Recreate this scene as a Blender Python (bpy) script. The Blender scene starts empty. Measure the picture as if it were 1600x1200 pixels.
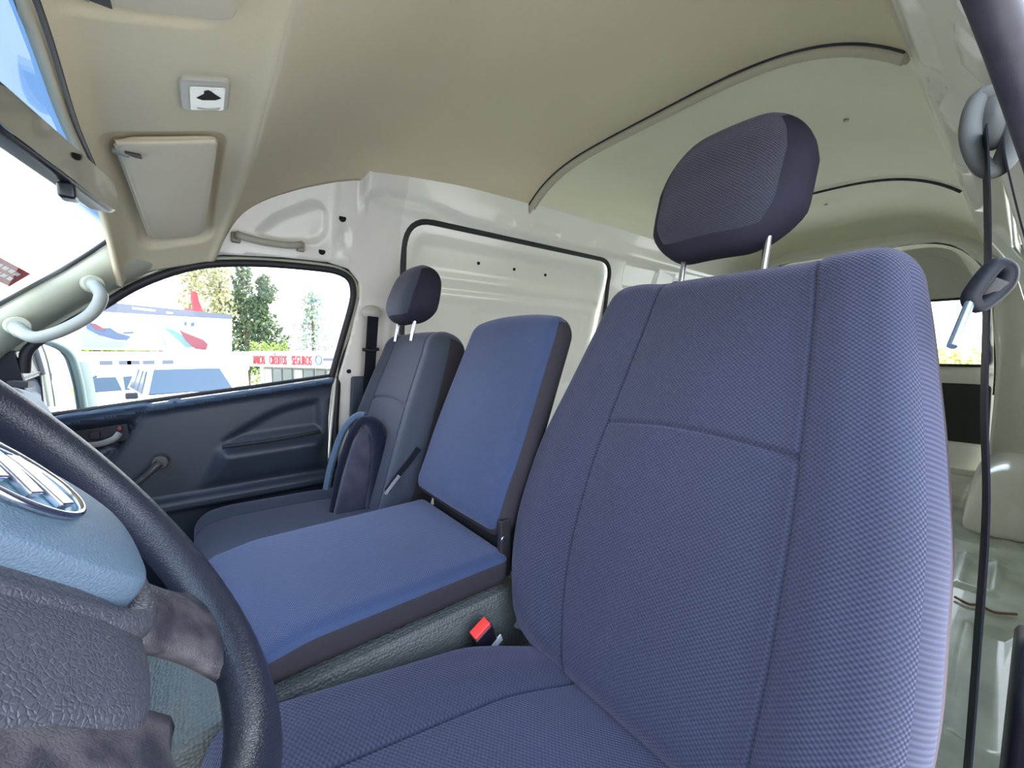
import bpy, bmesh, math, random
import numpy as np
from mathutils import Vector, Matrix
from mathutils.geometry import delaunay_2d_cdt
random.seed(7)
S = bpy.context.scene
COL = S.collection
# world axes: X towards the back of the van, Y across to the passenger side, Z up (metres)

# ------------------------------------------------------------------ camera
F_PX = 620.0
YAW, PITCH = math.radians(52.2), math.atan2(51, F_PX)
cam = bpy.data.cameras.new('camera')
cam.sensor_width = 36
cam.lens = F_PX / 1600 * 36
cam.clip_start = 0.01
cam.clip_end = 400
camo = bpy.data.objects.new('camera', cam)
COL.objects.link(camo)
Fh = Vector((math.cos(YAW), math.sin(YAW), 0))
Rt = Vector((math.sin(YAW), -math.cos(YAW), 0))
Fw = Fh * math.cos(PITCH) - Vector((0, 0, 1)) * math.sin(PITCH)
Up = Rt.cross(Fw)
M = Matrix((Rt, Up, -Fw)).transposed().to_4x4()
M.translation = (0, 0, 1.75)
camo.matrix_world = M
S.camera = camo

# ------------------------------------------------------------------ world, sun, exposure
w = bpy.data.worlds.new('sky')
S.world = w
w.use_nodes = True
nt = w.node_tree
bg = nt.nodes['Background']
tc = nt.nodes.new('ShaderNodeTexCoord')
sep = nt.nodes.new('ShaderNodeSeparateXYZ')
cr = nt.nodes.new('ShaderNodeValToRGB')
nt.links.new(tc.outputs['Generated'], sep.inputs[0])
nt.links.new(sep.outputs['Z'], cr.inputs[0])
cr.color_ramp.elements[0].position = 0.0
cr.color_ramp.elements[0].color = (1.0, 1.0, 1.0, 1)
cr.color_ramp.elements[1].position = 0.9
cr.color_ramp.elements[1].color = (0.50, 0.72, 1.0, 1)
nt.links.new(cr.outputs[0], bg.inputs['Color'])
bg.inputs['Strength'].default_value = 2.6
sun = bpy.data.lights.new('sun', 'SUN')
sun.energy = 9
sun.angle = math.radians(1.0)
sun.color = (1, .96, .88)
suno = bpy.data.objects.new('sun', sun)
COL.objects.link(suno)
# high sun standing beyond the passenger side, a little to the back
suno.rotation_euler = Vector((0.55, 0.10, 0.83)).to_track_quat('Z', 'Y').to_euler()
S.view_settings.view_transform = 'Standard'
S.view_settings.look = 'None'
S.view_settings.exposure = 1.15
S.view_settings.gamma = 1
S.view_settings.use_curve_mapping = False
try:
    S.cycles.max_bounces = 14
    S.cycles.diffuse_bounces = 8
    S.cycles.transparent_max_bounces = 16
    S.cycles.sample_clamp_indirect = 8
    S.cycles.use_denoising = True
    S.cycles.caustics_reflective = False
    S.cycles.caustics_refractive = False
except Exception:
    pass

# ------------------------------------------------------------------ materials
MATS = {}
def nn(m, t, **kw):
    n = m.node_tree.nodes.new(t)
    for k, v in kw.items():
        setattr(n, k, v)
    return n
def mat(name, col, rough=.6, metal=0, spec=.5, bump=None, var=None, coat=0, trans=0, sheen=0):
    """bump = (kind, scale, distance); var = (scale, amount, second colour)"""
    m = bpy.data.materials.new(name)
    m.use_nodes = True
    b = m.node_tree.nodes['Principled BSDF']
    L = m.node_tree.links.new
    b.inputs['Base Color'].default_value = (*col, 1)
    b.inputs['Roughness'].default_value = rough
    b.inputs['Metallic'].default_value = metal
    b.inputs['Specular IOR Level'].default_value = spec
    b.inputs['Coat Weight'].default_value = coat
    b.inputs['Sheen Weight'].default_value = sheen
    tcn = nn(m, 'ShaderNodeTexCoord')
    if var:
        n = nn(m, 'ShaderNodeTexNoise')
        n.inputs['Scale'].default_value = var[0]
        n.inputs['Detail'].default_value = 6
        L(tcn.outputs['Object'], n.inputs['Vector'])
        r = nn(m, 'ShaderNodeValToRGB')
        r.color_ramp.elements[0].position = .5 - var[1] / 2
        r.color_ramp.elements[1].position = .5 + var[1] / 2
        r.color_ramp.elements[0].color = (*col, 1)
        r.color_ramp.elements[1].color = (*var[2], 1)
        L(n.outputs['Fac'], r.inputs[0])
        L(r.outputs[0], b.inputs['Base Color'])
    if bump:
        kind, sc, dist = bump
        bn = nn(m, 'ShaderNodeBump')
        bn.inputs['Distance'].default_value = dist
        bn.inputs['Strength'].default_value = 1
        if kind == 'noise':
            t = nn(m, 'ShaderNodeTexNoise'); t.inputs['Scale'].default_value = sc; t.inputs['Detail'].default_value = 3
            L(tcn.outputs['Object'], t.inputs['Vector']); L(t.outputs['Fac'], bn.inputs['Height'])
        elif kind == 'leather':
            t = nn(m, 'ShaderNodeTexVoronoi'); t.feature = 'DISTANCE_TO_EDGE'; t.inputs['Scale'].default_value = sc
            n2 = nn(m, 'ShaderNodeTexNoise'); n2.inputs['Scale'].default_value = sc * .7
            mx = nn(m, 'ShaderNodeMix'); mx.data_type = 'RGBA'; mx.inputs[0].default_value = .0015
            L(tcn.outputs['Object'], n2.inputs['Vector']); L(tcn.outputs['Object'], mx.inputs[6]); L(n2.outputs['Color'], mx.inputs[7])
            L(mx.outputs[2], t.inputs['Vector'])
            mm = nn(m, 'ShaderNodeMath', operation='MINIMUM'); mm.inputs[1].default_value = .18
            L(t.outputs['Distance'], mm.inputs[0]); L(mm.outputs[0], bn.inputs['Height'])
        elif kind == 'cells':
            t = nn(m, 'ShaderNodeTexVoronoi'); t.inputs['Scale'].default_value = sc; t.inputs['Randomness'].default_value = .55
            L(tcn.outputs['Object'], t.inputs['Vector']); L(t.outputs['Distance'], bn.inputs['Height'])
        L(bn.outputs[0], b.inputs['Normal'])
    MATS[name] = m
    return m

def fabric(name, col, col2, pu, pv, dist, rough=.75):
    """woven upholstery: raised scales in staggered rows, in rest-shape metres"""
    m = bpy.data.materials.new(name); m.use_nodes = True
    b = m.node_tree.nodes['Principled BSDF']; L = m.node_tree.links.new
    b.inputs['Roughness'].default_value = rough
    b.inputs['Specular IOR Level'].default_value = .35
    b.inputs['Sheen Weight'].default_value = .25
    b.inputs['Sheen Roughness'].default_value = .5
    b.inputs['Sheen Tint'].default_value = (.75, .72, 1, 1)
    a = nn(m, 'ShaderNodeAttribute'); a.attribute_name = 'rest'
    s = nn(m, 'ShaderNodeSeparateXYZ'); L(a.outputs['Vector'], s.inputs[0])
    def math_(op, x, y=None):
        n = nn(m, 'ShaderNodeMath', operation=op)
        for i, v in enumerate((x, y)):
            if v is None: continue
            if isinstance(v, (int, float)): n.inputs[i].default_value = v
            else: L(v, n.inputs[i])
        return n.outputs[0]
    su = math_('SINE', math_('MULTIPLY', s.outputs['X'], 2 * math.pi / pu))
    sv = math_('SINE', math_('MULTIPLY', s.outputs['Y'], 2 * math.pi / pv))
    pr = math_('MULTIPLY', su, sv)
    h = math_('ADD', math_('MULTIPLY', pr, .5), .5)
    bn = nn(m, 'ShaderNodeBump'); bn.inputs['Distance'].default_value = dist
    L(h, bn.inputs['Height']); L(bn.outputs[0], b.inputs['Normal'])
    mx = nn(m, 'ShaderNodeMix'); mx.data_type = 'RGBA'
    L(h, mx.inputs[0]); mx.inputs[6].default_value = (*col, 1); mx.inputs[7].default_value = (*col2, 1)
    # faint wear
    tcn = nn(m, 'ShaderNodeTexCoord'); n = nn(m, 'ShaderNodeTexNoise'); n.inputs['Scale'].default_value = 5
    L(tcn.outputs['Object'], n.inputs['Vector'])
    hs = nn(m, 'ShaderNodeHueSaturation'); L(mx.outputs[2], hs.inputs['Color'])
    v = math_('ADD', math_('MULTIPLY', n.outputs['Fac'], .4), .8); L(v, hs.inputs['Value'])
    L(hs.outputs[0], b.inputs['Base Color'])
    MATS[name] = m
    return m

fabric('seat_cloth', (.008, .011, .030), (.041, .047, .094), .0066, .0056, .0010)
fabric('seat_cloth_fine', (.012, .024, .070), (.036, .062, .150), .005, .005, .0006)
fabric('seat_cloth_grey', (.022, .030, .048), (.038, .050, .078), .005, .005, .0004)
fabric('head_cloth', (.010, .012, .024), (.044, .048, .072), .0070, .0055, .0011)
mat('head_side', (.020, .020, .034), .8, spec=.2, bump=('noise', 900, .0003))
mat('side_cloth', (.030, .027, .036), .85, spec=.2, bump=('noise', 900, .0003))
mat('side_cloth_rose', (.11, .085, .10), .85, spec=.2, bump=('noise', 900, .0003))
mat('headliner', (.68, .59, .42), .9, spec=.15, bump=('noise', 500, .0004), var=(5, .6, (.71, .63, .465)))
mat('roof_lining', (.62, .535, .385), .62, spec=.3, bump=('noise', 400, .0003), var=(3, .7, (.66, .58, .43)))
mat('rear_lining', (.80, .78, .62), .62, spec=.3, bump=('noise', 400, .0003), var=(4, .55, (.73, .70, .54)))
mat('lining_rim', (.46, .43, .33), .5)
mat('visor_cloth', (.72, .64, .50), .85, spec=.15, bump=('noise', 700, .0003), var=(9, .5, (.66, .58, .45)))
mat('pillar_plastic', (.42, .43, .34), .42, bump=('noise', 600, .0002))
mat('handle_plastic', (.27, .285, .26), .4)
mat('grip_plastic', (.34, .32, .27), .5)
mat('white_paint', (.84, .83, .77), .2, coat=.4, var=(2.5, .8, (.79, .79, .73)))
mat('pink_white_paint', (.76, .72, .68), .25, coat=.3)
mat('floor_paint', (.66, .74, .69), .25, coat=.3, var=(6, .35, (.40, .42, .37)))
mat('rear_panel_paint', (.50, .50, .44), .4)
mat('rubber', (.012, .012, .016), .55)
mat('seal_rubber', (.018, .018, .028), .5, spec=.35, var=(30, .5, (.045, .043, .06)))
mat('black_hole', (.004, .004, .004), .9)
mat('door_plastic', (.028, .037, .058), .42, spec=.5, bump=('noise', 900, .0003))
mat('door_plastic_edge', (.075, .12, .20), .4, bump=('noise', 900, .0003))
mat('dark_plastic', (.012, .013, .020), .5, spec=.3)
mat('lever_plastic', (.045, .044, .048), .35)
mat('bright_lever', (.20, .19, .19), .3)
mat('dash_plastic', (.10, .17, .24), .5, bump=('noise', 700, .0003))
mat('board', (.022, .026, .024), .7, bump=('noise', 300, .0003))
mat('rim_vinyl', (.020, .022, .038), .33, spec=.6, bump=('leather', 420, .0006))
mat('pad_plastic', (.115, .175, .25), .46, spec=.5, bump=('noise', 700, .0009))
mat('skirt_vinyl', (.075, .075, .095), .42, spec=.5, bump=('leather', 330, .0020))
mat('spoke_vinyl', (.045, .042, .055), .4, bump=('leather', 380, .0010), var=(40, .18, (.11, .10, .11)))
mat('chrome', (.80, .80, .86), .12, metal=1)
mat('satin_chrome', (.66, .66, .74), .25, metal=1)
mat('emblem_blue', (.12, .25, .34), .3, metal=.4)
mat('cover_vinyl', (.055, .072, .080), .5, spec=.5, bump=('cells', 230, .0016), var=(7, .5, (.10, .10, .09)))
mat('belt_webbing', (.008, .009, .016), .7, spec=.15, bump=('noise', 1200, .0002))
mat('belt_grey', (.16, .18, .21), .6)
mat('buckle_red', (.80, .045, .04), .35)
mat('buckle_black', (.012, .011, .02), .35)
mat('paper_white', (.8, .82, .9), .6)
mat('anchor_plastic', (.085, .09, .09), .6, spec=.25)
mat('anchor_beige', (.48, .47, .42), .45)
mat('rust', (.17, .09, .045), .7, var=(60, .4, (.33, .22, .13)))
mat('lamp_lens', (.86, .84, .78), .25)
mat('lamp_bezel', (.42, .41, .36), .45)
mat('tongue_metal', (.45, .60, .72), .22, metal=.9)
mat('plush', (.010, .012, .030), .95, sheen=.15, spec=.1, bump=('noise', 260, .004))
mat('plush_band', (.06, .11, .19), .9, sheen=.2, bump=('noise', 300, .003))
mat('plush_lining', (.030, .030, .060), .9, sheen=.3, bump=('noise', 60, .004), var=(25, .5, (.075, .07, .12)))
mat('mirror_body', (.010, .012, .020), .3)
mat('mirror_glass', (.42, .41, .33), .03, metal=1)
mat('ext_mirror_grey', (.085, .125, .13), .4)
mat('asphalt', (.34, .33, .31), .9, var=(.8, .6, (.42, .41, .38)))
mat('concrete', (.62, .61, .58), .9)
mat('car_white', (.90, .90, .90), .25, coat=.5)
mat('car_glass', (.035, .055, .085), .35, spec=.12)
mat('tyre', (.02, .02, .02), .8)
mat('alloy', (.45, .46, .5), .3, metal=.8)
mat('lamp_clear', (.7, .75, .8), .1)
mat('sign_white', (.88, .88, .88), .6)
mat('sign_grey', (.095, .105, .145), .6)
mat('sign_red', (.42, .02, .03), .5)
mat('sign_blue', (.06, .14, .40), .5)
mat('sky_blue_print', (.20, .42, .48), .6)
mat('road_print', (.10, .19, .25), .6)
mat('red_print', (.18, .04, .055), .6)
mat('navy_print', (.055, .085, .15), .6)
mat('shop_wall', (.40, .40, .34), .8)
mat('shop_glass', (.07, .09, .09), .1, spec=.8)
mat('frame_grey', (.09, .11, .11), .5)
mat('bark', (.12, .08, .05), .9)
mat('pine_leaf', (.030, .060, .030), .8, var=(1.2, .4, (.075, .11, .035)))
mat('veiled_leaf', (.26, .25, .11), .8, var=(1.5, .5, (.38, .37, .20)))  # veiling reflection of the side glass put into the leaf colour
mat('blue_leaf', (.14, .24, .24), .8, var=(1.2, .4, (.25, .30, .17)))
mat('hedge_leaf', (.12, .20, .04), .8, var=(2, .5, (.28, .34, .07)))
mat('dry_grass', (.50, .42, .15), .9, var=(3, .5, (.36, .38, .14)))

def glass_mat(name, tint, top_tint=None, z0=0, z1=1, refl=1.0):
    m = bpy.data.materials.new(name); m.use_nodes = True
    nt = m.node_tree; L = nt.links.new
    for n in list(nt.nodes):
        if n.type == 'BSDF_PRINCIPLED': nt.nodes.remove(n)
    out = nt.nodes['Material Output']
    tr = nn(m, 'ShaderNodeBsdfTransparent'); tr.inputs[0].default_value = (*tint, 1)
    gl = nn(m, 'ShaderNodeBsdfGlossy'); gl.inputs['Roughness'].default_value = .01
    fr = nn(m, 'ShaderNodeFresnel'); fr.inputs[0].default_value = 1.45
    mu = nn(m, 'ShaderNodeMath', operation='MULTIPLY'); mu.inputs[1].default_value = refl
    L(fr.outputs[0], mu.inputs[0])
    mx = nn(m, 'ShaderNodeMixShader'); L(mu.outputs[0], mx.inputs[0]); L(tr.outputs[0], mx.inputs[1]); L(gl.outputs[0], mx.inputs[2])
    if top_tint:
        g = nn(m, 'ShaderNodeTexCoord'); s = nn(m, 'ShaderNodeSeparateXYZ'); L(g.outputs['Object'], s.inputs[0])
        mr = nn(m, 'ShaderNodeMapRange'); mr.inputs[1].default_value = z0; mr.inputs[2].default_value = z1
        L(s.outputs['Z'], mr.inputs[0])
        c = nn(m, 'ShaderNodeMix'); c.data_type = 'RGBA'; c.inputs[6].default_value = (*tint, 1); c.inputs[7].default_value = (*top_tint, 1)
        L(mr.outputs[0], c.inputs[0]); L(c.outputs[2], tr.inputs[0])
    L(mx.outputs[0], out.inputs[0])
    MATS[name] = m
glass_mat('side_glass', (.97, .99, .98))
glass_mat('wind_glass', (.95, .98, .98), (.050, .095, .17), 1.99, 2.035, refl=.12)
glass_mat('rear_glass', (.95, .97, .97))

# ------------------------------------------------------------------ mesh helpers
def mesh_obj(name, verts, faces, mats, parent=None, midx=None, smooth=True, rest=None):
    me = bpy.data.meshes.new(name)
    me.from_pydata([tuple(map(float, v)) for v in verts], [], faces)
    if isinstance(mats, str): mats = [mats]
    for m in mats: me.materials.append(MATS[m])
    if midx is not None: me.polygons.foreach_set('material_index', midx)
    me.polygons.foreach_set('use_smooth', [smooth] * len(me.polygons))
    if rest is not None:
        at = me.attributes.new('rest', 'FLOAT_VECTOR', 'POINT')
        at.data.foreach_set('vector', np.asarray(rest, dtype=np.float32).ravel())
    me.update()
    o = bpy.data.objects.new(name, me)
    COL.objects.link(o)
    if parent: o.parent = parent
    return o
def tag(o, label=None, cat=None, group=None, kind=None):
    if label: o['label'] = label
    if cat: o['category'] = cat
    if group: o['group'] = group
    if kind: o['kind'] = kind
    return o
def empty(name, loc=(0, 0, 0), label=None, cat=None, group=None):
    o = bpy.data.objects.new(name, None); COL.objects.link(o)
    o.location = loc; o.empty_display_size = .05
    tag(o, label, cat, group)
    return o
def keep(parent, *obs):
    """parent world-space parts to an empty without moving them"""
    for o in obs:
        o.parent = parent
        o.matrix_parent_inverse = Matrix.Translation(Vector(parent.location)).inverted()
    return obs[0] if obs else None

class MB:
    def __init__(s): s.v = []; s.f = []; s.m = []
    def add(s, verts, faces, mi=0):
        o = len(s.v); s.v += [tuple(map(float, p)) for p in verts]
        s.f += [tuple(i + o for i in f) for f in faces]; s.m += [mi] * len(faces)
        return s
    def box(s, c, h, rot=None, mi=0):
        vs = [Vector((x * h[0], y * h[1], z * h[2])) for x in (-1, 1) for y in (-1, 1) for z in (-1, 1)]
        if rot is not None: vs = [rot @ v for v in vs]
        vs = [v + Vector(c) for v in vs]
        return s.add(vs, [(0, 1, 3, 2), (4, 6, 7, 5), (0, 4, 5, 1), (2, 3, 7, 6), (0, 2, 6, 4), (1, 5, 7, 3)], mi)
    def tube(s, pts, r, n=12, closed=False, caps=True, mi=0, flat=None, up=None):
        """flat=(a,b) gives an elliptical section along (side, up)"""
        P = [Vector(p) for p in pts]; N = len(P); rings = []
        rr = r if isinstance(r, (list, tuple)) else [r] * N
        prev = None
        for i in range(N):
            a = P[(i - 1) % N] if (closed or i > 0) else P[i]
            b = P[(i + 1) % N] if (closed or i < N - 1) else P[i]
            t = (b - a).normalized()
            u = Vector(up) if up is not None else (prev if prev is not None else (Vector((0, 0, 1)) if abs(t.z) < .9 else Vector((1, 0, 0))))
            sd = t.cross(u).normalized(); u2 = sd.cross(t).normalized(); prev = u2
            fa, fb = flat if flat else (1, 1)
            rings.append([P[i] + (sd * math.cos(q) * fa + u2 * math.sin(q) * fb) * rr[i] for q in [2 * math.pi * k / n for k in range(n)]])
        vs = [v for R_ in rings for v in R_]; fs = []
        for i in range(N if closed else N - 1):
            j = (i + 1) % N
            for k in range(n):
                l = (k + 1) % n
                fs.append((i * n + k, i * n + l, j * n + l, j * n + k))
        if caps and not closed:
            fs.append(tuple(range(n))[::-1]); fs.append(tuple((N - 1) * n + k for k in range(n)))
        return s.add(vs, fs, mi)
    def strip(s, pts, wid, thick, side, mi=0):
        """flat webbing: pts centre line, side = direction(s) of its width"""
        P = [Vector(p) for p in pts]; N = len(P); vs = []
        for i in range(N):
            a = P[max(i - 1, 0)]; b = P[min(i + 1, N - 1)]; t = (b - a).normalized()
            sd = Vector(side[i] if isinstance(side, list) else side); sd = (sd - t * sd.dot(t)).normalized(); nm = t.cross(sd)
            for x, y in ((-1, -1), (1, -1), (1, 1), (-1, 1)):
                vs.append(P[i] + sd * x * wid / 2 + nm * y * thick / 2)
        fs = [(0, 1, 2, 3), tuple((N - 1) * 4 + k for k in (3, 2, 1, 0))]
        for i in range(N - 1):
            for k in range(4):
                l = (k + 1) % 4; fs.append((i * 4 + k, (i + 1) * 4 + k, (i + 1) * 4 + l, i * 4 + l))
        return s.add(vs, fs, mi)
    def prism(s, poly, fn, h0, h1, mi=0):
        """poly of (a,b); fn(a,b,h)->point; closed solid between h0 and h1"""
        n = len(poly)
        vs = [fn(a, b, h0) for a, b in poly] + [fn(a, b, h1) for a, b in poly]
        fs = [tuple(range(n))[::-1], tuple(range(n, 2 * n))] + [(i, (i + 1) % n, n + (i + 1) % n, n + i) for i in range(n)]
        return s.add(vs, fs, mi)
    def loft(s, rings, closed=True, caps=True, mi=0):
        n = len(rings[0]); vs = [v for r in rings for v in r]; fs = []
        for i in range(len(rings) - 1):
            for k in range(n if closed else n - 1):
                l = (k + 1) % n; fs.append((i * n + k, i * n + l, (i + 1) * n + l, (i + 1) * n + k))
        if caps and closed: fs.append(tuple(range(n))[::-1]); fs.append(tuple((len(rings) - 1) * n + k for k in range(n)))
        return s.add(vs, fs, mi)
    def build(s, name, mats, parent=None, smooth=True, bevel=0, seg=2, sub=0, autosm=True):
        o = mesh_obj(name, s.v, s.f, mats, None, s.m, smooth)
        bm = bmesh.new(); bm.from_mesh(o.data)
        bmesh.ops.recalc_face_normals(bm, faces=bm.faces); bm.to_mesh(o.data); bm.free()
        if bevel:
            md = o.modifiers.new('edge', 'BEVEL'); md.width = bevel; md.segments = seg; md.limit_method = 'ANGLE'; md.angle_limit = math.radians(35)
        if sub:
            md = o.modifiers.new('round', 'SUBSURF'); md.levels = sub; md.render_levels = sub
        if smooth and autosm and not sub:
            md = o.modifiers.new('normals', 'WEIGHTED_NORMAL') if bevel else None
            if not bevel:
                for p in o.data.polygons: pass
                bm = bmesh.new(); bm.from_mesh(o.data)
                for e in bm.edges:
                    if len(e.link_faces) == 2 and e.calc_face_angle(0) > math.radians(40): e.smooth = False
                bm.to_mesh(o.data); bm.free()
        if parent: keep(parent, o)
        return o

def catmull(pts, n=8, closed=False):
    P = [Vector(p) for p in pts]; N = len(P); out = []
    rng = range(N) if closed else range(N - 1)
    for i in rng:
        p0 = P[(i - 1) % N] if closed or i > 0 else P[0] * 2 - P[1]
        p1 = P[i]; p2 = P[(i + 1) % N]
        p3 = P[(i + 2) % N] if closed or i < N - 2 else P[-1] * 2 - P[-2]
        for k in range(n):
            t = k / n
            out.append(.5 * ((2 * p1) + (p2 - p0) * t + (2 * p0 - 5 * p1 + 4 * p2 - p3) * t * t + (3 * p1 - p0 - 3 * p2 + p3) * t ** 3))
    if not closed: out.append(P[-1])
    return out
def rounded(poly, r=.02, n=5):
    """round the corners of a 2-D polygon"""
    out = []; N = len(poly)
    for i in range(N):
        a, b, c = Vector(poly[i - 1]), Vector(poly[i]), Vector(poly[(i + 1) % N])
        ri = r[i] if isinstance(r, (list, tuple)) else r
        d1 = min(ri, (a - b).length * .45); d2 = min(ri, (c - b).length * .45)
        p = b + (a - b).normalized() * d1; q = b + (c - b).normalized() * d2
        for k in range(n + 1):
            t = k / n; v = p * (1 - t) ** 2 + b * 2 * t * (1 - t) + q * t * t
            out.append((v[0], v[1]))
    return out
def sdf_poly(x, z, poly):
    """signed distance to a 2-D polygon, negative inside (numpy)"""
    d = np.full(x.shape, 1e9); s = np.ones(x.shape)
    n = len(poly)
    for i in range(n):
        ax, az = poly[i]; bx, bz = poly[i - 1]
        ex, ez = bx - ax, bz - az; wx, wz = x - ax, z - az
        t = np.clip((wx * ex + wz * ez) / (ex * ex + ez * ez + 1e-12), 0, 1)
        d = np.minimum(d, (wx - ex * t) ** 2 + (wz - ez * t) ** 2)
        c1 = z >= az; c2 = z < bz; c3 = ex * wz > ez * wx
        flip = (c1 & c2 & c3) | (~c1 & ~c2 & ~c3)
        s = np.where(flip, -s, s)
    return s * np.sqrt(d)
def sstep(e0, e1, x):
    t = np.clip((x - e0) / (e1 - e0), 0, 1); return t * t * (3 - 2 * t)
def sheet(name, outer, holes, fn, step, mats, hfn=None, thick=0, parent=None, mfn=None, out=(0, 1, 0)):
    """a surface over the 2-D outline `outer` with `holes`; fn(a,b,h)->points (numpy), hfn(a,b)->height of pressed shapes"""
    def dens(poly, st):
        out = []
        for i in range(len(poly)):
            a = Vector(poly[i]); b = Vector(poly[(i + 1) % len(poly)]); L = (b - a).length; k = max(1, int(L / st))
            out += [tuple(a + (b - a) * j / k) for j in range(k)]
        return out
    loops = [dens(outer, step)] + [dens(h, step) for h in holes]
    vs = []; ed = []
    for lp in loops:
        o = len(vs); vs += lp; ed += [(o + i, o + (i + 1) % len(lp)) for i in range(len(lp))]
    xs = [p[0] for p in outer]; zs = [p[1] for p in outer]
    gx, gz = np.meshgrid(np.arange(min(xs), max(xs), step), np.arange(min(zs), max(zs), step))
    gx = gx.ravel(); gz = gz.ravel()
    d = sdf_poly(gx, gz, loops[0]); ok = d < -step * .45
    for lp in loops[1:]: ok &= sdf_poly(gx, gz, lp) > step * .45
    vs += list(zip(gx[ok].tolist(), gz[ok].tolist()))
    r = delaunay_2d_cdt([Vector(v) for v in vs], ed, [], 0, 1e-6)
    V = np.array([(v[0], v[1]) for v in r[0]]); T = np.array(r[2])
    cx = V[T].mean(1)
    ok = sdf_poly(cx[:, 0], cx[:, 1], outer) < 0
    for h in holes: ok &= sdf_poly(cx[:, 0], cx[:, 1], h) > 0
    T = T[ok]
    H = hfn(V[:, 0], V[:, 1]) if hfn else np.zeros(len(V))
    Pn = fn(V[:, 0], V[:, 1], H)
    mi = mfn(cx[ok][:, 0], cx[ok][:, 1]).astype(int).tolist() if mfn else None
    o = mesh_obj(name, Pn, [tuple(map(int, t)) for t in T], mats, None, mi)
    bm = bmesh.new(); bm.from_mesh(o.data); bm.normal_update()
    flip = [f for f in bm.faces if f.normal.dot(Vector(out)) < 0]
    if len(flip) > len(bm.faces) / 2: bmesh.ops.reverse_faces(bm, faces=bm.faces)
    bm.to_mesh(o.data); bm.free()
    if thick:
        md = o.modifiers.new('thickness', 'SOLIDIFY'); md.thickness = abs(thick)
        md.offset = 1
        md.use_quality_normals = True
    if parent: keep(parent, o)
    return o
def grid(name, us, vs_, fn, mats, parent=None, thick=0, mfn=None):
    U, V = np.meshgrid(us, vs_, indexing='ij'); Pn = np.stack(fn(U, V), -1).reshape(-1, 3)
    nv = len(vs_); fs = [(i * nv + j, i * nv + j + 1, (i + 1) * nv + j + 1, (i + 1) * nv + j) for i in range(len(us) - 1) for j in range(nv - 1)]
    mi = None
    if mfn: mi = [int(mfn((us[i] + us[i + 1]) / 2, (vs_[j] + vs_[j + 1]) / 2)) for i in range(len(us) - 1) for j in range(nv - 1)]
    o = mesh_obj(name, Pn, fs, mats, None, mi)
    if thick:
        md = o.modifiers.new('thickness', 'SOLIDIFY'); md.thickness = abs(thick); md.offset = 1 if thick > 0 else -1
    if parent: keep(parent, o)
    return o

def axis(h, r, step, fine=(), fw=.009, fs=.0022, lo=None):
    lo = -h if lo is None else lo
    pts = set()
    k = 6
    for i in range(k + 1):
        a = r * (1 - math.cos(math.pi / 2 * i / k)) if False else r * i / k
        pts.add(round(lo + a, 5)); pts.add(round(h - a, 5))
    n = max(2, int((h - lo - 2 * r) / step))
    for i in range(n + 1): pts.add(round(lo + r + (h - lo - 2 * r) * i / n, 5))
    for c in fine:
        n = int(2 * fw / fs)
        for i in range(n + 1): pts.add(round(c - fw + 2 * fw * i / n, 5))
    p = sorted(pts); out = [p[0]]
    for q in p[1:]:
        if q - out[-1] > .0009: out.append(q)
    out[-1] = p[-1]
    return out
def soft_box(name, ax, ay, az, r, warp, mats, parent=None, mfn=None, weave=(0, 2, 1)):
    """rounded closed box over three coordinate lists, then bent by warp(x,y,z)->(x,y,z); numpy"""
    A = [ax, ay, az]; n = [len(a) for a in A]
    idx = {}; verts = []; faces = []; fn_ = []
    def vid(i, j, k):
        key = (i, j, k)
        if key not in idx: idx[key] = len(verts); verts.append((ax[i], ay[j], az[k]))
        return idx[key]
    for d in range(3):
        a, b = [q for q in range(3) if q != d]
        for side in (0, n[d] - 1):
            for i in range(n[a] - 1):
                for j in range(n[b] - 1):
                    q = []
                    for (ii, jj) in ((i, j), (i + 1, j), (i + 1, j + 1), (i, j + 1)):
                        c = [0, 0, 0]; c[d] = side; c[a] = ii; c[b] = jj; q.append(vid(*c))
                    faces.append(tuple(q)); fn_.append((d, 0 if side == 0 else 1))
    V = np.array(verts)
    lo = np.array([a[0] for a in A]); hi = np.array([a[-1] for a in A])
    rr = np.array(r if isinstance(r, (list, tuple)) else [r] * 3, float)
    q = np.clip(V, lo + rr, hi - rr); dlt = (V - q) / rr
    L = np.linalg.norm(dlt, axis=1); Lm = np.abs(dlt).max(1)
    sc = np.where(L > 1e-9, Lm / np.maximum(L, 1e-9), 1)
    R_ = q + dlt * sc[:, None] * rr
    x, y, z = warp(R_[:, 0], R_[:, 1], R_[:, 2], V)
    Pn = np.stack([x, y, z], 1)
    mi = [mfn(d, s, V[list(f)].mean(0)) for f, (d, s) in zip(faces, fn_)] if mfn else None
    o = mesh_obj(name, Pn, faces, mats, None, mi, True, rest=V[:, list(weave)])
    bm = bmesh.new(); bm.from_mesh(o.data); bmesh.ops.recalc_face_normals(bm, faces=bm.faces); bm.to_mesh(o.data); bm.free()
    if parent: keep(parent, o)
    return o
def smooth_interp(t, xs, ys, sg=.035, top=1.3):
    f = np.arange(-.3, top, .004); v = np.interp(f, xs, ys); k = np.exp(-.5 * (np.arange(-30, 31) * .004 / sg) ** 2); k /= k.sum()
    return np.interp(t, f, np.convolve(np.pad(v, 30, mode='edge'), k, 'valid'))
def gauss(d, w): return np.exp(-(d / w) ** 2)

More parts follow.
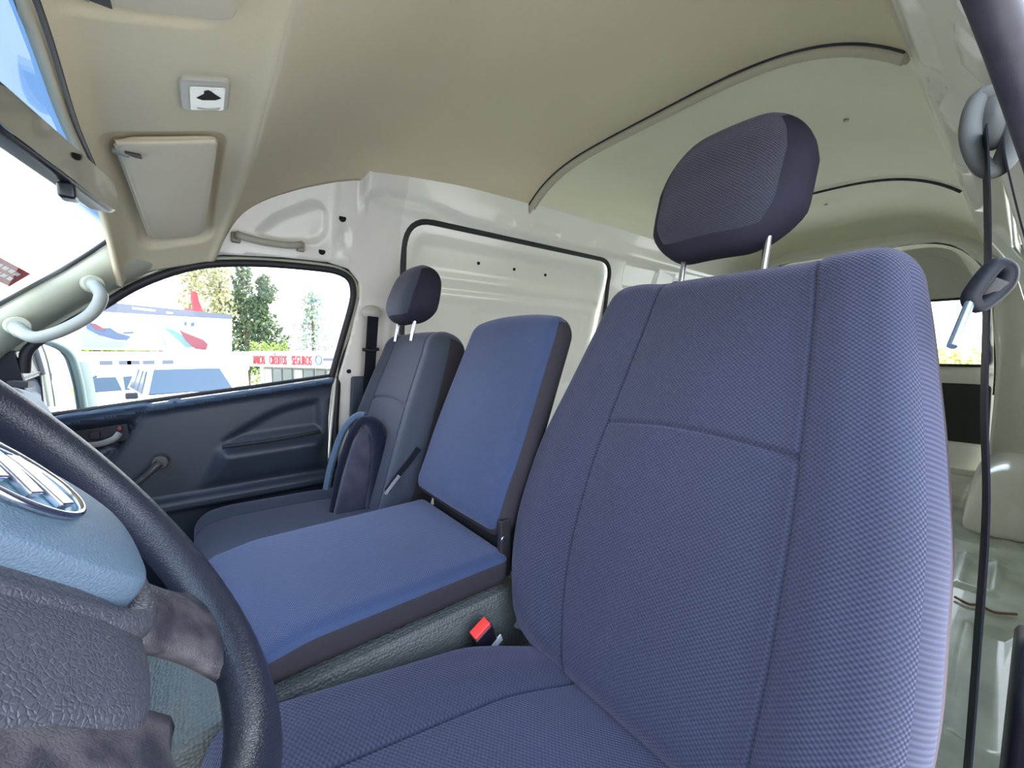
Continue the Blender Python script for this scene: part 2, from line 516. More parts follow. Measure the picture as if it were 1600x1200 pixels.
# ------------------------------------------------------------------ body shell
WZ = [1.0, 1.6, 1.8, 2.05, 2.3, 2.45]
def wallY(z): return np.interp(z, WZ, [1.52, 1.50, 1.455, 1.385, 1.31, 1.25])
def wallL(z): return np.interp(z, WZ, [-.08, -.07, -.045, .02, .165, .24])
def on_right(a, b, h): return np.stack([a, wallY(b) - h, b], 1)      # +h = towards the inside
def on_left(a, b, h): return np.stack([a, wallL(b) + h, b], 1)

EDX = [-.20, .0, .053, .069, .108, .169, .25, .337, .411, .535, .725, 1.016, 4]
EDZ = [1.98, 2.0, 2.02, 2.084, 2.139, 2.183, 2.225, 2.261, 2.285, 2.292, 2.297, 2.302, 2.302]
_fx = np.arange(-.3, 4.2, .005); _fz = np.interp(_fx, EDX, EDZ)
_k = np.exp(-.5 * (np.arange(-12, 13) * .005 / .018) ** 2); _k /= _k.sum(); _fs = np.convolve(np.pad(_fz, 12, mode='edge'), _k, 'valid')
def roof_edge(x): return np.interp(x, _fx, _fs)

REAR = 3.3
# passenger-side wall, pressed steel
WIN = [(-.345, 1.700), (-.330, 1.757), (-.268, 1.810), (-.195, 1.866), (-.139, 1.912), (-.080, 1.949), (-.013, 1.980), (.059, 1.998),
       (.167, 2.010), (.300, 2.014), (.362, 2.010), (.400, 1.992), (.414, 1.955), (.410, 1.905), (.384, 1.792), (.351, 1.656), (.127, 1.632), (-.033, 1.615), (-.29, 1.585), (-.36, 1.60)]
SLD = rounded([(.592, 1.08), (.577, 2.213), (1.700, 2.213), (1.735, 1.08)], [.02, .10, .10, .02], 8)
def pressed(a, b, shapes):
    h = np.zeros_like(a)
    for poly, depth, soft in shapes:
        d = sdf_poly(a, b, poly); h += depth * (1 - sstep(-soft, soft, d))
    return h
R_SHAPES = [
    (rounded([(.137, 2.085), (.185, 2.137), (.285, 2.196), (.322, 2.190), (.322, 2.120), (.300, 2.092), (.20, 2.078)], .02), -.009, .0045),
    (rounded([(.370, 2.092), (.370, 2.145), (.390, 2.145), (.390, 2.092)], .01), -.006, .003),
    (rounded([(.362, 2.045), (.362, 2.066), (.405, 2.062), (.405, 2.042)], .008), .005, .003),
    ([(.43, 2.235), (.50, 2.262), (.62, 2.262), (.80, 2.236), (3.4, 2.236), (3.4, 2.40), (.43, 2.40)], .030, .010),
    (rounded([(.455, 2.242), (.54, 2.256), (.64, 2.250), (.72, 2.240), (.62, 2.222), (.50, 2.225)], .02), .012, .008),
    ([(.338, 2.02), (.338, 2.30), (.344, 2.30), (.344, 2.02)], .004, .003),
    ([(.425, 2.20), (.425, 2.31), (.440, 2.31), (.440, 2.20)], .008, .004),
    (rounded([(.93, 2.250), (.93, 2.272), (1.01, 2.272), (1.01, 2.250)], .01), -.006, .003),
    (rounded([(1.10, 2.248), (1.10, 2.276), (1.27, 2.276), (1.27, 2.248)], .012), -.008, .003),
    (rounded([(1.42, 2.255), (1.42, 2.276), (1.50, 2.276), (1.50, 2.255)], .01), -.006, .003),
    (rounded([(1.82, 2.10), (1.80, 2.225), (2.12, 2.225), (2.10, 2.10)], .03), -.014, .005),
    (rounded([(2.30, 2.08), (2.30, 2.215), (2.72, 2.215), (2.72, 2.08)], .03), -.014, .005),
    (rounded([(1.82, 1.68), (1.82, 2.04), (2.72, 2.04), (2.72, 1.68)], .05), -.016, .006),
    (rounded([(.455, 1.55), (.455, 1.90), (.54, 1.90), (.54, 1.55)], .03), -.010, .005),
]
top_edge = [(x, z + .09) for x, z in zip(EDX[1:-1], EDZ[1:-1])]
outer = [(-.60, 1.02), (-.60, 1.50), (-.36, 1.86), (-.16, 2.03)] + top_edge + [(REAR + .1, 2.392), (REAR + .1, 1.02)]
# door opening: the steel wall has the window and door skin cut out in front of the B-pillar
DOORCUT = [(-.50, 1.06), (-.395, 1.60), (-.372, 1.745), (-.280, 1.836), (-.20, 1.893), (-.12, 1.942), (-.02, 2.000), (.059, 2.020), (.20, 2.032), (.33, 2.035), (.395, 2.022), (.430, 1.985), (.436, 1.93), (.412, 1.80), (.372, 1.64), (.322, 1.06)]
tag(sheet('wall_right', outer, [DOORCUT, SLD], on_right, .009, ['pink_white_paint', 'white_paint'], lambda a, b: pressed(a, b, R_SHAPES), .018,
      mfn=lambda a, b: (a > .56)), kind='structure')

# sliding door skin set into its opening
SD_SH = [
    (rounded([(.64, 2.055), (.645, 2.165), (1.64, 2.165), (1.66, 2.055)], .03), -.010, .006),
    ([(.62, 1.995), (.62, 2.020), (1.68, 2.014), (1.68, 1.99)], -.010, .005),
    (rounded([(.64, 1.50), (.64, 1.955), (1.66, 1.955), (1.67, 1.50)], .03), -.010, .006),
    (rounded([(.93, 1.56), (.93, 1.930), (1.60, 1.930), (1.60, 1.56)], .03), -.010, .003),
]
sd_outer = rounded([(.575, 1.06), (.560, 2.230), (1.717, 2.230), (1.752, 1.06)], [.02, .11, .11, .02], 8)
d2 = sheet('door_2', sd_outer, [], lambda a, b, h: on_right(a, b, h - .034), .012, 'white_paint', lambda a, b: pressed(a, b, SD_SH), .012)
tag(d2, 'white painted steel sliding door with pressed ribs and a black rubber seal', kind='structure')
m = MB()
pts = [(x, float(wallY(z)) + .004, z) for x, z in SLD]
i0 = min(range(len(pts)), key=lambda i: (pts[i][2], pts[i][0]))
m.tube([(x, y, z) for x, y, z in pts], .0105, 10, closed=True, flat=(1, 1))
keep(d2, m.build('rubber_seal', 'rubber'))
m = MB()
for x, z in ((.918, 2.114), (1.106, 2.113), (1.293, 2.110)):
    y = float(wallY(z)) + .034 + .010
    m.tube([(x, y - .0015, z), (x, y + .004, z)], .0075, 14)
keep(d2, m.build('bolt_hole', 'black_hole'))
for x, z, r in ((.369, 2.169, .011), (.312, 2.064, .010), (.409, 1.679, .008)):
    m = MB(); y = float(wallY(z)); m.tube([(x, y - .0015, z), (x, y + .004, z)], r, 16)
    keep(bpy.data.objects['wall_right'], m.build('mounting_hole', 'black_hole'))

# driver-side wall (door opening in front of the pillar)
L_SHAPES = [
    (rounded([(.82, 2.222), (.70, 2.262), (1.00, 2.262), (1.00, 2.222)], .008), .010, .003),
    (rounded([(1.12, 2.225), (1.12, 2.262), (1.58, 2.262), (1.58, 2.225)], .008), .012, .003),
    (rounded([(1.64, 2.225), (1.64, 2.262), (2.00, 2.262), (2.00, 2.225)], .008), .012, .003),
    (rounded([(2.10, 2.225), (2.10, 2.262), (3.1, 2.262), (3.1, 2.225)], .008), .012, .003),
    (rounded([(.76, 2.105), (.76, 2.150), (.85, 2.150), (.85, 2.105)], .01), .006, .004),
    ([(1.06, 1.1), (1.06, 2.20), (1.14, 2.20), (1.14, 1.1)], .025, .008),
    ([(2.30, 1.1), (2.30, 2.20), (2.42, 2.20), (2.42, 1.1)], .025, .008),
    (rounded([(2.50, 1.70), (2.50, 2.08), (3.1, 2.08), (3.1, 1.70)], .04), -.015, .006),
    (rounded([(1.20, 1.20), (1.20, 1.60), (3.1, 1.60), (3.1, 1.20)], .04), -.015, .006),
]
louter = [(-.60, 1.02), (-.60, 1.50), (-.36, 1.86), (-.16, 2.03)] + top_edge + [(REAR + .1, 2.392), (REAR + .1, 1.02)]
LCUT = rounded([(-.50, 1.06), (-.36, 1.72), (-.02, 2.065), (.60, 2.155), (.79, 2.10), (.84, 1.80), (.80, 1.06)], [.02, .1, .12, .10, .10, .1, .02], 8)
LW = rounded([(1.22, 1.66), (1.22, 2.10), (2.22, 2.10), (2.22, 1.66)], .06, 6)  # opening added out of view to let daylight into the cargo space
tag(sheet('added_window', LW, [], lambda a, b, h: on_left(a, b, h - .01), .2, 'rear_glass', out=(0, -1, 0)), kind='structure')
tag(sheet('wall_left', louter, [LCUT, LW], on_left, .011, 'white_paint', lambda a, b: pressed(a, b, L_SHAPES), .018, out=(0, -1, 0)), kind='structure')
# body-side step below the driver's opening
m = MB(); m.box((.15, -.10, .98), (.75, .07, .06)); tag(m.build('trim_6', 'dark_plastic', bevel=.01), kind='structure')

# roof lining
def header_edge(y): return .115 - .06 * np.abs((y - .735) / .62) ** 3
def roof_xyz(x, s):
    """s in -1..1 across"""
    ze = roof_edge(x); yr = wallY(ze); yl = np.maximum(wallL(ze), 0.0)
    yc, hw = (yr + yl) / 2, (yr - yl) / 2
    arch = .018 + .117 * sstep(.02, .85, x)
    y = yc + s * hw
    z = ze + arch * (1 - np.abs(s) ** 4.2)
    return x, y, z
ss = np.concatenate([np.linspace(-1, -.7, 14), np.linspace(-.65, .65, 30), np.linspace(.7, 1, 14)])
xs1 = np.concatenate([np.linspace(.045, .6, 60), np.linspace(.63, REAR + .1, 70)])
def roof_fn(U, V):
    x, y, z = roof_xyz(U, V)
    he = header_edge(y) - .006
    x1 = he + (U - .045) * (REAR + .1 - he) / (REAR + .1 - .045)
    x, y, z = roof_xyz(x1, V); U = x1
    return x, y, z + .004 * sstep(1.085, 1.10, U) + .006 * sstep(2.12, 2.14, U)
ce = grid('ceiling', xs1, ss, roof_fn, ['roof_lining', 'rear_lining'], thick=-.03, mfn=lambda x, s: x > 1.09)
tag(ce, kind='structure')
for n_, (xb, rad, mt) in enumerate(((1.080, .0120, 'lining_rim'), (1.100, .0060, 'lining_rim'), (1.067, .0026, 'seal_rubber'), (2.13, .0050, 'seal_rubber'))):
    m = MB(); P_ = []
    for s in np.linspace(-.985, .985, 60):
        x, y, z = roof_xyz(np.array(xb), np.array(s)); P_.append((float(x), float(y), float(z) - rad * .6))
    m.tube(P_, rad, 10); tag(m.build('trim_%d' % (n_ + 1), mt), kind='structure')
# small screws and scuffs of the rear lining
for (xs_, ys_) in ((1.55, .92), (1.50, .36), (2.35, .62)):
    m = MB(); _, _, z = roof_xyz(np.array(xs_), np.array((ys_ - .735) / .57)); z = float(z)
    m.tube([(xs_, ys_, z - .001), (xs_, ys_, z + .004)], .007, 10); keep(ce, m.build('clip', 'grip_plastic'))

# outer roof skin
tag(grid('roof', np.linspace(-.13, REAR + .12, 50), np.linspace(.02, 1.47, 30),
         lambda U, V: (U, V, np.interp(U, [-.13, .05, .3, .7, 4], [2.16, 2.28, 2.42, 2.49, 2.49]) - .05 * np.abs((V - .745) / .72) ** 4), 'white_paint', thick=-.01), kind='structure')

# padded header above the windscreen
def header_front(y): return smooth_interp(y, [-.2, .2, .58, .83, 1.1, 1.35, 1.5], [-.07, -.09, -.108, -.130, -.138, -.150, -.155], .05, 1.8)
def header_z(x, y):
    return 2.13 + .33 * x - .115 * np.abs((y - .735) / .62) ** 3.0
VIS = [  # visor recesses: y0,y1
    (.925, 1.315), (.13, .615)]
def header_fn(U, V):
    y = V; xr = header_edge(y); xf = header_front(y)
    x = xf + (xr + .004 - xf) * U
    z = header_z(x, y)
    # front curl to the glass and rear lip curling up
    z = z - .030 * np.clip(1 - U / .12, 0, 1) ** 2
    z = z + .014 * sstep(.965, 1.0, U) - .004 * gauss(U - .93, .04)
    for y0, y1 in VIS:
        poly = rounded([(y0 - .01, -.115), (y0 - .01, .052), (y1 + .01, .030), (y1 + .01, -.105)], .03)
        d = sdf_poly(y, x, poly); z = z + .014 * (1 - sstep(-.008, .008, d))
    return x, y, z
tag(grid('trim_5', np.linspace(0, 1, 110), np.linspace(.0, 1.400, 260), header_fn, 'headliner', thick=-.012), kind='structure')

# windscreen frame strip and glass
def wind_xyz(t, y):
    """t=0 top ... 1 bottom"""
    d = np.abs((y - .735) / .62)
    x = header_front(y) + .004 - .50 * t - .03 * t * (1 - d)
    z = 2.082 - .058 * d ** 3 - .50 * t + .02 * t * d
    return x, y, z
ws = grid('window_2', np.linspace(0, 1.02, 20), np.linspace(.10, 1.39, 40), lambda U, V: tuple(np.array(q) for q in wind_xyz(U, V)), 'wind_glass')
tag(ws, kind='structure')
m = MB(); P_ = []
for y in np.linspace(.06, 1.335, 40):
    x, y_, z = wind_xyz(np.array(.0), np.array(y)); P_.append((float(x) - .008, float(y), float(z) - .006))
m.tube(P_, .0085, 8, flat=(1, .4)); tag(m.build('trim_7', 'pillar_plastic'), kind='structure')
m = MB()
m.tube([(x + .010, y, z - .014) for x, y, z in P_], .0028, 8); tag(m.build('trim_8', 'rubber'), kind='structure')

# A-pillar trim, passenger side
inner = [(-.128, 1.333, 2.032), (-.145, 1.335, 2.020), (-.190, 1.348, 1.978), (-.242, 1.358, 1.931), (-.295, 1.370, 1.888), (-.347, 1.382, 1.846), (-.45, 1.40, 1.76), (-.60, 1.42, 1.63)]
outerp = [(.04, 1.435, 2.005), (-.02, 1.425, 1.985), (-.085, 1.407, 1.965), (-.206, 1.430, 1.882), (-.275, 1.440, 1.828), (-.335, 1.455, 1.775), (-.40, 1.46, 1.70), (-.46, 1.48, 1.60)]
I_ = catmull(inner, 6); O_ = catmull(outerp, 6)
rings = []
for ir_, (a, b) in enumerate(zip(I_, O_)):
    nrm = Vector((.35, -.93, -.1)) * min(1, max(0, (ir_ - 3) / 10)); row = []
    for k in range(13):
        t = k / 12; p = a.lerp(b, t); row.append(p + nrm * (.030 * math.sin(math.pi * t) ** .7))
    row += [b + Vector((0, .035, 0)), a + Vector((-.015, .03, .01))]
    rings.append(row)
m = MB(); m.loft(rings); tag(m.build('trim_9', 'pillar_plastic'), kind='structure')
m = MB(); m.tube([p + Vector((-.004, -.002, .003)) for p in I_], .0045, 8); tag(m.build('trim_10', 'rubber'), kind='structure')
# A-pillar and screen edge, driver side (out of the picture, shades the cab)
m = MB(); rings = []
for a, b in zip(I_, O_):
    f = lambda p: Vector((p.x, 1.47 - p.y - .05, p.z))
    a2, b2 = f(a), f(b); rings.append([a2, a2.lerp(b2, .5) + Vector((.01, .02, 0)), b2, b2 + Vector((0, -.03, 0)), a2 + Vector((-.015, -.03, .01))])
m.loft(rings); tag(m.build('trim_11', 'pillar_plastic'), kind='structure')

# grab handle on the pillar
gh = empty('grab_handle', (-.26, 1.35, 1.85), 'light grey curved grab handle on the pillar between windscreen and side window', 'handle')
P_ = catmull([(-.196, 1.352, 1.905), (-.188, 1.322, 1.898), (-.178, 1.300, 1.872), (-.196, 1.292, 1.832), (-.240, 1.292, 1.796), (-.280, 1.302, 1.780), (-.305, 1.325, 1.790), (-.325, 1.372, 1.805)], 8)
n = len(P_); m = MB(); m.tube(P_, [.0125 if 8 < i < n - 8 else .0145 for i in range(n)], 16)
keep(gh, m.build('grip', 'handle_plastic'))
for p in ((-.197, 1.349, 1.907), (-.322, 1.368, 1.806)):
    m = MB(); m.tube([Vector(p) + Vector((.004, -.008, 0)), Vector(p) + Vector((-.004, .012, 0))], .020, 20); keep(gh, m.build('collar', 'pillar_plastic', bevel=.003))

# assist grip on the white wall
ag = empty('assist_grip', (.17, 1.35, 2.06), 'beige grip handle on the white wall above the side window', 'handle')
P_ = catmull([(.086, 1.383, 2.066), (.090, 1.350, 2.070), (.105, 1.342, 2.064), (.150, 1.340, 2.058), (.205, 1.338, 2.058), (.235, 1.340, 2.063), (.250, 1.350, 2.070), (.252, 1.383, 2.070)], 6)
m = MB(); m.tube(P_, .0085, 12, flat=(.7, 1.15)); keep(ag, m.build('grip', 'grip_plastic'))
for x in (.088, .250):
    m = MB(); m.box((x, 1.372, 2.067), (.011, .010, .014)); keep(ag, m.build('bracket', 'grip_plastic', bevel=.004))

# ------------------------------------------------------------------ passenger door
def DY(z): return wallY(z) - .012
def on_door(a, b, h): return np.stack([a, DY(b) - h, b], 1)
door = [(-.50, 1.04), (-.40, 1.572), (-.29, 1.585), (-.033, 1.615), (.127, 1.632), (.351, 1.658), (.335, 1.52), (.318, 1.04)]
tri = [(-.500, 1.04), (-.40, 1.562), (-.126, 1.597), (-.226, 1.440), (-.36, 1.20), (-.40, 1.04)]
pocket_top = rounded([(.022, 1.468), (.060, 1.500), (.156, 1.556), (.230, 1.578), (.310, 1.590), (.312, 1.482)], [.01, .03, .05, .05, .01, .01])
pocket_low = rounded([(.022, 1.460), (-.030, 1.36), (-.055, 1.330), (.325, 1.330), (.318, 1.470)], [.02, .05, .03, .01, .02])
def door_h(a, b):
    h = .012 * np.ones_like(a)
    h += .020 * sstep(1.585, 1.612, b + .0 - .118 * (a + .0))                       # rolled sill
    d = sdf_poly(a, b, tri); h -= .008 * (1 - sstep(-.012, .004, d)) ; h -= .016 * gauss(d + .004, .007)
    d = sdf_poly(a, b, pocket_top); h -= .016 * (1 - sstep(-.020, .004, d))
    d = sdf_poly(a, b, pocket_low); t = np.clip((1.47 - b) / .14, 0, 1)
    h += (.045 * (1 - t) ** .8) * (1 - sstep(-.035, .006, d)) * sstep(1.33, 1.36, b)
    h += .030 * sstep(1.332, 1.318, b)                                                  # lower step out
    h -= .045 * sstep(1.295, 1.285, b)
    d = sdf_poly(a, b, rounded([(-.285, 1.482), (-.280, 1.552), (-.160, 1.560), (-.188, 1.496)], .012)); h -= .022 * (1 - sstep(-.004, .003, d))
    return h
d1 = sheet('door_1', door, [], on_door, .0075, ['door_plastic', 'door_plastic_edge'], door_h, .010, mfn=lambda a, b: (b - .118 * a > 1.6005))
tag(d1, 'dark blue plastic trimmed passenger door', kind='structure')
# slot under the armrest
m = MB(); m.tube(catmull([(.030, 1.448, 1.466), (.10, 1.442, 1.468), (.20, 1.440, 1.472), (.300, 1.446, 1.480)], 6), .006, 8, flat=(.6, 1)); keep(d1, m.build('armrest_slot', 'dark_plastic'))
# belt-line rubber lip and outer sill
m = MB(); m.tube([(x, float(DY(z)) + .012, z + .004) for x, z in ((-.39, 1.576), (-.29, 1.588), (-.033, 1.618), (.127, 1.635), (.345, 1.661))], .0065, 8); keep(d1, m.build('glass_lip', 'rubber'))
# window surround (black) and glass
m = MB(); P_ = [(x, float(wallY(z)) + .004, z) for x, z in WIN[:16]]
m.tube(catmull(P_, 4), .011, 10, flat=(1.0, 1.0)); keep(d1, m.build('window_channel', 'rubber'))
m = MB(); Q_ = catmull([(x, float(wallY(z)) + .010, z) for x, z in ((-.362, 1.75), (-.272, 1.826), (-.198, 1.882), (-.112, 1.936), (-.016, 1.990), (.06, 2.009), (.20, 2.021), (.32, 2.024), (.382, 2.014), (.419, 1.980), (.424, 1.93), (.400, 1.80), (.362, 1.648), (.328, 1.20))], 4)
m.tube(Q_, .009, 10); keep(d1, m.build('door_frame', 'pillar_plastic'))
m = MB(); m.tube([p + Vector((.014 if p.z < 1.97 else .004, .006, .012 if p.z > 1.9 else 0)) for p in Q_], .0055, 8); keep(d1, m.build('weather_strip', 'rubber'))
gl = sheet('window_1', WIN, [], lambda a, b, h: on_right(a, b, h - .006), .05, 'side_glass'); tag(gl, kind='structure')
# blind corner behind the outside mirror
m = MB(); m.prism([(-.40, 1.575), (-.352, 1.590), (-.345, 1.67), (-.352, 1.752), (-.40, 1.735)], lambda a, b, h: (a, float(wallY(b)) + h, b), -.008, .004)
keep(d1, m.build('mirror_corner', 'dark_plastic'))
# door catch
cy = 1.484
m = MB(); m.box((-.222, cy + .008, 1.526), (.052, .004, .024), Matrix.Rotation(-.09, 3, 'Y')); keep(d1, m.build('catch_cup', 'dark_plastic', bevel=.003))
cup = bpy.data.objects['catch_cup']
m = MB(); m.tube(catmull([(-.262, cy - .002, 1.508), (-.228, cy - .014, 1.508), (-.200, cy - .016, 1.518), (-.188, cy - .010, 1.532)], 5), .0065, 10, flat=(.7, 1.2)); h = m.build('door_handle', 'bright_lever'); keep(d1, h)
m = MB(); m.box((-.188, cy - .002, 1.544), (.004, .004, .006)); keep(d1, m.build('lock_knob', 'red_print', bevel=.002))
m = MB(); m.box((-.236, cy + .000, 1.530), (.010, .004, .010)); keep(d1, m.build('lock_plate', 'dark_plastic', bevel=.002))
# winder
wc = empty('window_winder', (-.110, 1.497, 1.443)); tag(wc, 'short black window winder handle')
keep(d1, wc)
m = MB(); m.tube([(-.110, 1.485, 1.443), (-.110, 1.446, 1.443)], .019, 24); a_ = m.build('winder_hub', 'lever_plastic', bevel=.003)
m = MB(); m.tube([(-.110, 1.440, 1.443), (-.136, 1.434, 1.418), (-.163, 1.438, 1.392)], [.0155, .0115, .0135], 14, flat=(.9, .7)); b_ = m.build('winder_arm', 'lever_plastic')
m = MB(); m.tube([(-.113, 1.4275, 1.441), (-.155, 1.426, 1.400)], .0022, 8); c_ = m.build('winder_inlay', 'satin_chrome')
for o in (a_, b_, c_): keep(wc, o)
wc.name = 'winder_handle'
# white door edge and dark pillar foot behind the door
m = MB(); m.strip([(.365, 1.492, 1.655), (.350, 1.496, 1.52), (.338, 1.500, 1.40), (.322, 1.502, 1.25), (.318, 1.502, 1.10)], .005, .012, (1, 0, 0)); tag(m.build('trim_12', 'pink_white_paint'), kind='structure')
m = MB(); m.prism([(.385, 1.05), (.400, 1.40), (.415, 1.660), (.60, 1.660), (.60, 1.05)], lambda a, b, h: (a, float(wallY(b)) - .004 - h, b), 0, .022); tag(m.build('trim_13', 'door_plastic', bevel=.006), kind='structure')
m = MB(); m.tube([(.376, 1.500, 1.66), (.362, 1.502, 1.50), (.345, 1.505, 1.20), (.340, 1.505, 1.05)], .012, 8); tag(m.build('trim_14', 'rubber'), kind='structure')

# ------------------------------------------------------------------ outside mirror
om = empty('door_mirror', (-.36, 1.60, 1.60), 'grey shelled outside mirror with white glass beside the windscreen pillar', 'mirror')
sh = rounded([(-.455, 1.545), (-.455, 1.780), (-.372, 1.790), (-.318, 1.755), (-.306, 1.66), (-.302, 1.545)], [.03, .05, .05, .04, .05, .02], 6)
def mfn_(a, b, h): return (a + .25 * h, 1.72 + h + .9 * (a + .38), b)
m = MB(); m.prism(sh, mfn_, .0, .075); keep(om, m.build('shell', 'ext_mirror_grey', bevel=.014, seg=4))
cen = (-.385, 1.665)
m = MB(); m.prism([(cen[0] + (a - cen[0]) * .86, cen[1] + (b - cen[1]) * .92) for a, b in sh], mfn_, -.004, .003); keep(om, m.build('mirror_glass', 'mirror_glass'))
MATS['mirror_plain'] = mat('mirror_plain', (.9, .92, .92), .02, metal=1)
bpy.data.objects['mirror_glass'].data.materials[0] = MATS['mirror_plain']
m = MB(); m.tube([mfn_(a, b, -.002) for a, b in sh], .0105, 10, closed=True); keep(om, m.build('bezel', 'ext_mirror_grey'))
m = MB(); m.tube([(-.37, 1.52, 1.585), (-.36, 1.62, 1.565), (-.36, 1.745, 1.575)], .016, 10); keep(om, m.build('arm', 'ext_mirror_grey'))

# ------------------------------------------------------------------ rear-view mirror
rm = empty('rearview_mirror', (-.098, .615, 1.948), 'wide black-framed rear-view mirror hanging below the header', 'mirror')
p1, p2 = Vector((-.122, .485, 1.948)), Vector((-.076, .735, 1.948))
ax_ = (p2 - p1).normalized(); nm_ = Vector((ax_.y, -ax_.x, -.10)).normalized(); up_ = nm_.cross(ax_).normalized()
if up_.z < 0: up_ = -up_
cc = (p1 + p2) / 2; hl = (p2 - p1).length / 2
prof = rounded([(-hl, -.010), (-hl + .014, .018), (hl - .016, .018), (hl, -.006), (hl - .006, -.024), (-hl + .02, -.022)], [.02, .02, .02, .014, .014, .02], 6)
fr_ = lambda a, b, h: tuple(cc + ax_ * a + up_ * b + nm_ * h)
m = MB(); m.prism(prof, fr_, -.026, 0); keep(rm, m.build('housing', 'mirror_body', bevel=.006, seg=3))
m = MB(); m.prism([(a * .955, b * .80 - .001) for a, b in prof], fr_, -.002, .0012); keep(rm, m.build('glass', 'mirror_glass'))
m = MB(); m.tube(catmull([tuple(cc - nm_ * .02), tuple(cc - nm_ * .05 + Vector((0, 0, .03))), (-.150, .60, 2.035), (-.145, .60, 2.075)], 5), .010, 10); keep(rm, m.build('stem', 'mirror_body'))
m = MB(); m.box(tuple(cc - up_ * .031 - nm_ * .006 + ax_ * .02), (.007, .010, .008)); keep(rm, m.build('dimming_tab', 'mirror_body', bevel=.003))

# ------------------------------------------------------------------ sun visors, cab lamp
def make_visor(y0, y1, label):
    v = empty('sun_visor', (-.03, (y0 + y1) / 2, 2.09), label, 'sun visor', 'sun visors on the header')
    big = y0 < .5
    pl = rounded([(y0, .042), (y0, -.098), (y1 - .01, -.085), (y1, .018)], [.02, .03, .025, .035], 6) if not big else \
         rounded([(y0, -.100), (y0, .045), (y1 - .006, .052), (y1, .035), (y1, -.060), (y1 - .035, -.098)], [.02, .02, .03, .02, .04, .03], 6)
    n_ = 26; vs = []
    m = MB()
    def top(a, b, h): return (b, a, float(header_z(np.array(b), np.array(a))) + .004 + h)
    m.prism(pl, top, -.012, .004)
    keep(v, m.build('panel', 'visor_cloth', bevel=.0055, seg=4))
    if not big:
        m = MB(); e = [(y0 + .006, .038), (y0 + .006, -.094)]
        m.tube([top(y0 + .004, .036, -.006), top(y0 + .002, -.03, -.008), top(y0 + .004, -.096, -.006)], .0052, 8)
        m.tube([top(y0 + .012, -.097, -.006), top((y0 + y1) / 2, -.095, -.006), top(y1 - .018, -.086, -.006)], .003, 8)
        keep(v, m.build('piping', 'visor_cloth'))
    yy = y0 + .028 if not big else y1 - .022; xx = -.088 if not big else -.075
    m = MB(); m.box((xx + .010, yy, top(yy, xx, -.0125)[2]), (.010, .009, .001)); keep(v, m.build('clip_recess', 'rubber'))
    m = MB(); m.tube([(xx - .016, yy + .004, top(yy, xx, -.010)[2]), (xx + .004, yy + .004, top(yy, xx, -.013)[2])], .0048, 12); keep(v, m.build('pivot_clip', 'handle_plastic'))
    return v
make_visor(.935, 1.300, 'beige passenger sun visor folded up above the windscreen corner')
make_visor(.14, .600, 'beige driver sun visor cut off by the top edge of the view')
lm = empty('cab_lamp', (.02, .775, 2.12), 'square cab lamp with broken white lens between the two sun visors', 'lamp')
def hz(a, b, h): return (a, b, float(header_z(np.array(a), np.array(b))) - h)
m = MB(); m.prism(rounded([(-.008, .735), (.052, .735), (.052, .822), (-.008, .822)], .010), hz, -.004, .007); keep(lm, m.build('bezel', 'lamp_bezel', bevel=.003))
m = MB(); m.prism(rounded([(.003, .750), (.046, .750), (.046, .815), (.003, .815)], .004), hz, .003, .0095); ln = m.build('lens', 'lamp_lens', bevel=.0015); keep(lm, ln)
m = MB(); m.prism([(.011, .776), (.020, .764), (.020, .756), (.025, .753), (.029, .757), (.033, .764), (.041, .775), (.034, .781), (.018, .782)], hz, .0080, .0101); keep(lm, m.build('broken_hole', 'black_hole'))
m = MB(); m.tube([hz(.012 + .014 * (1 - math.cos(t)), .806 + .004 * math.sin(t), .0100) for t in np.linspace(0, math.pi, 10)], .0008, 6); keep(lm, m.build('lens_rib', 'lamp_bezel'))

# ------------------------------------------------------------------ rear of the van
# rear frame around the tailgate
FR = [(-.20, 1.0), (-.20, 2.50), (1.65, 2.50), (1.65, 1.0)]
GATE = rounded([(.085, 1.10), (.085, 1.62), (.125, 2.16), (.30, 2.375), (1.17, 2.375), (1.345, 2.16), (1.385, 1.62), (1.385, 1.10)], [.03, .1, .16, .16, .16, .16, .1, .03], 8)
def at_rear(off): return lambda a, b, h: np.stack([np.full_like(a, REAR + off) - h, a, b], 1)
tag(sheet('wall_rear', FR, [GATE], at_rear(0), .03, 'white_paint', lambda a, b: .03 * (1 - sstep(.02, .05, sdf_poly(a, b, GATE))), .02, out=(1, 0, 0)), kind='structure')
GW = rounded([(.118, 1.672), (.098, 1.70), (.132, 1.882), (.168, 2.111), (.262, 2.306), (.354, 2.352), (1.115, 2.352), (1.208, 2.306), (1.302, 2.111), (1.338, 1.882), (1.372, 1.70), (1.352, 1.672)], .05, 6)
GWg = [(a, min(b, 2.046)) for a, b in GW]
GLASS = rounded([(.125, 1.672), (.110, 1.70), (.138, 1.882), (.160, 2.040), (1.31, 2.040), (1.332, 1.882), (1.360, 1.70), (1.345, 1.672)], .03, 5)
GO = rounded([(.06, 1.07), (.06, 1.62), (.10, 2.18), (.28, 2.40), (1.19, 2.40), (1.37, 2.18), (1.41, 1.62), (1.41, 1.07)], [.03, .1, .16, .16, .16, .16, .1, .03], 8)
UP = rounded([(.40, 2.13), (.235, 2.15), (.275, 2.25), (.35, 2.30), (.62, 2.30), (.62, 2.13)], .03)
def gate_h(a, b):
    h = -.0 * a
    h = h + .012 * gauss(b - 1.625, .016)
    return h
g3 = sheet('door_3', GO, [GLASS], at_rear(.03), .018, 'white_paint', gate_h, .02, out=(1, 0, 0))
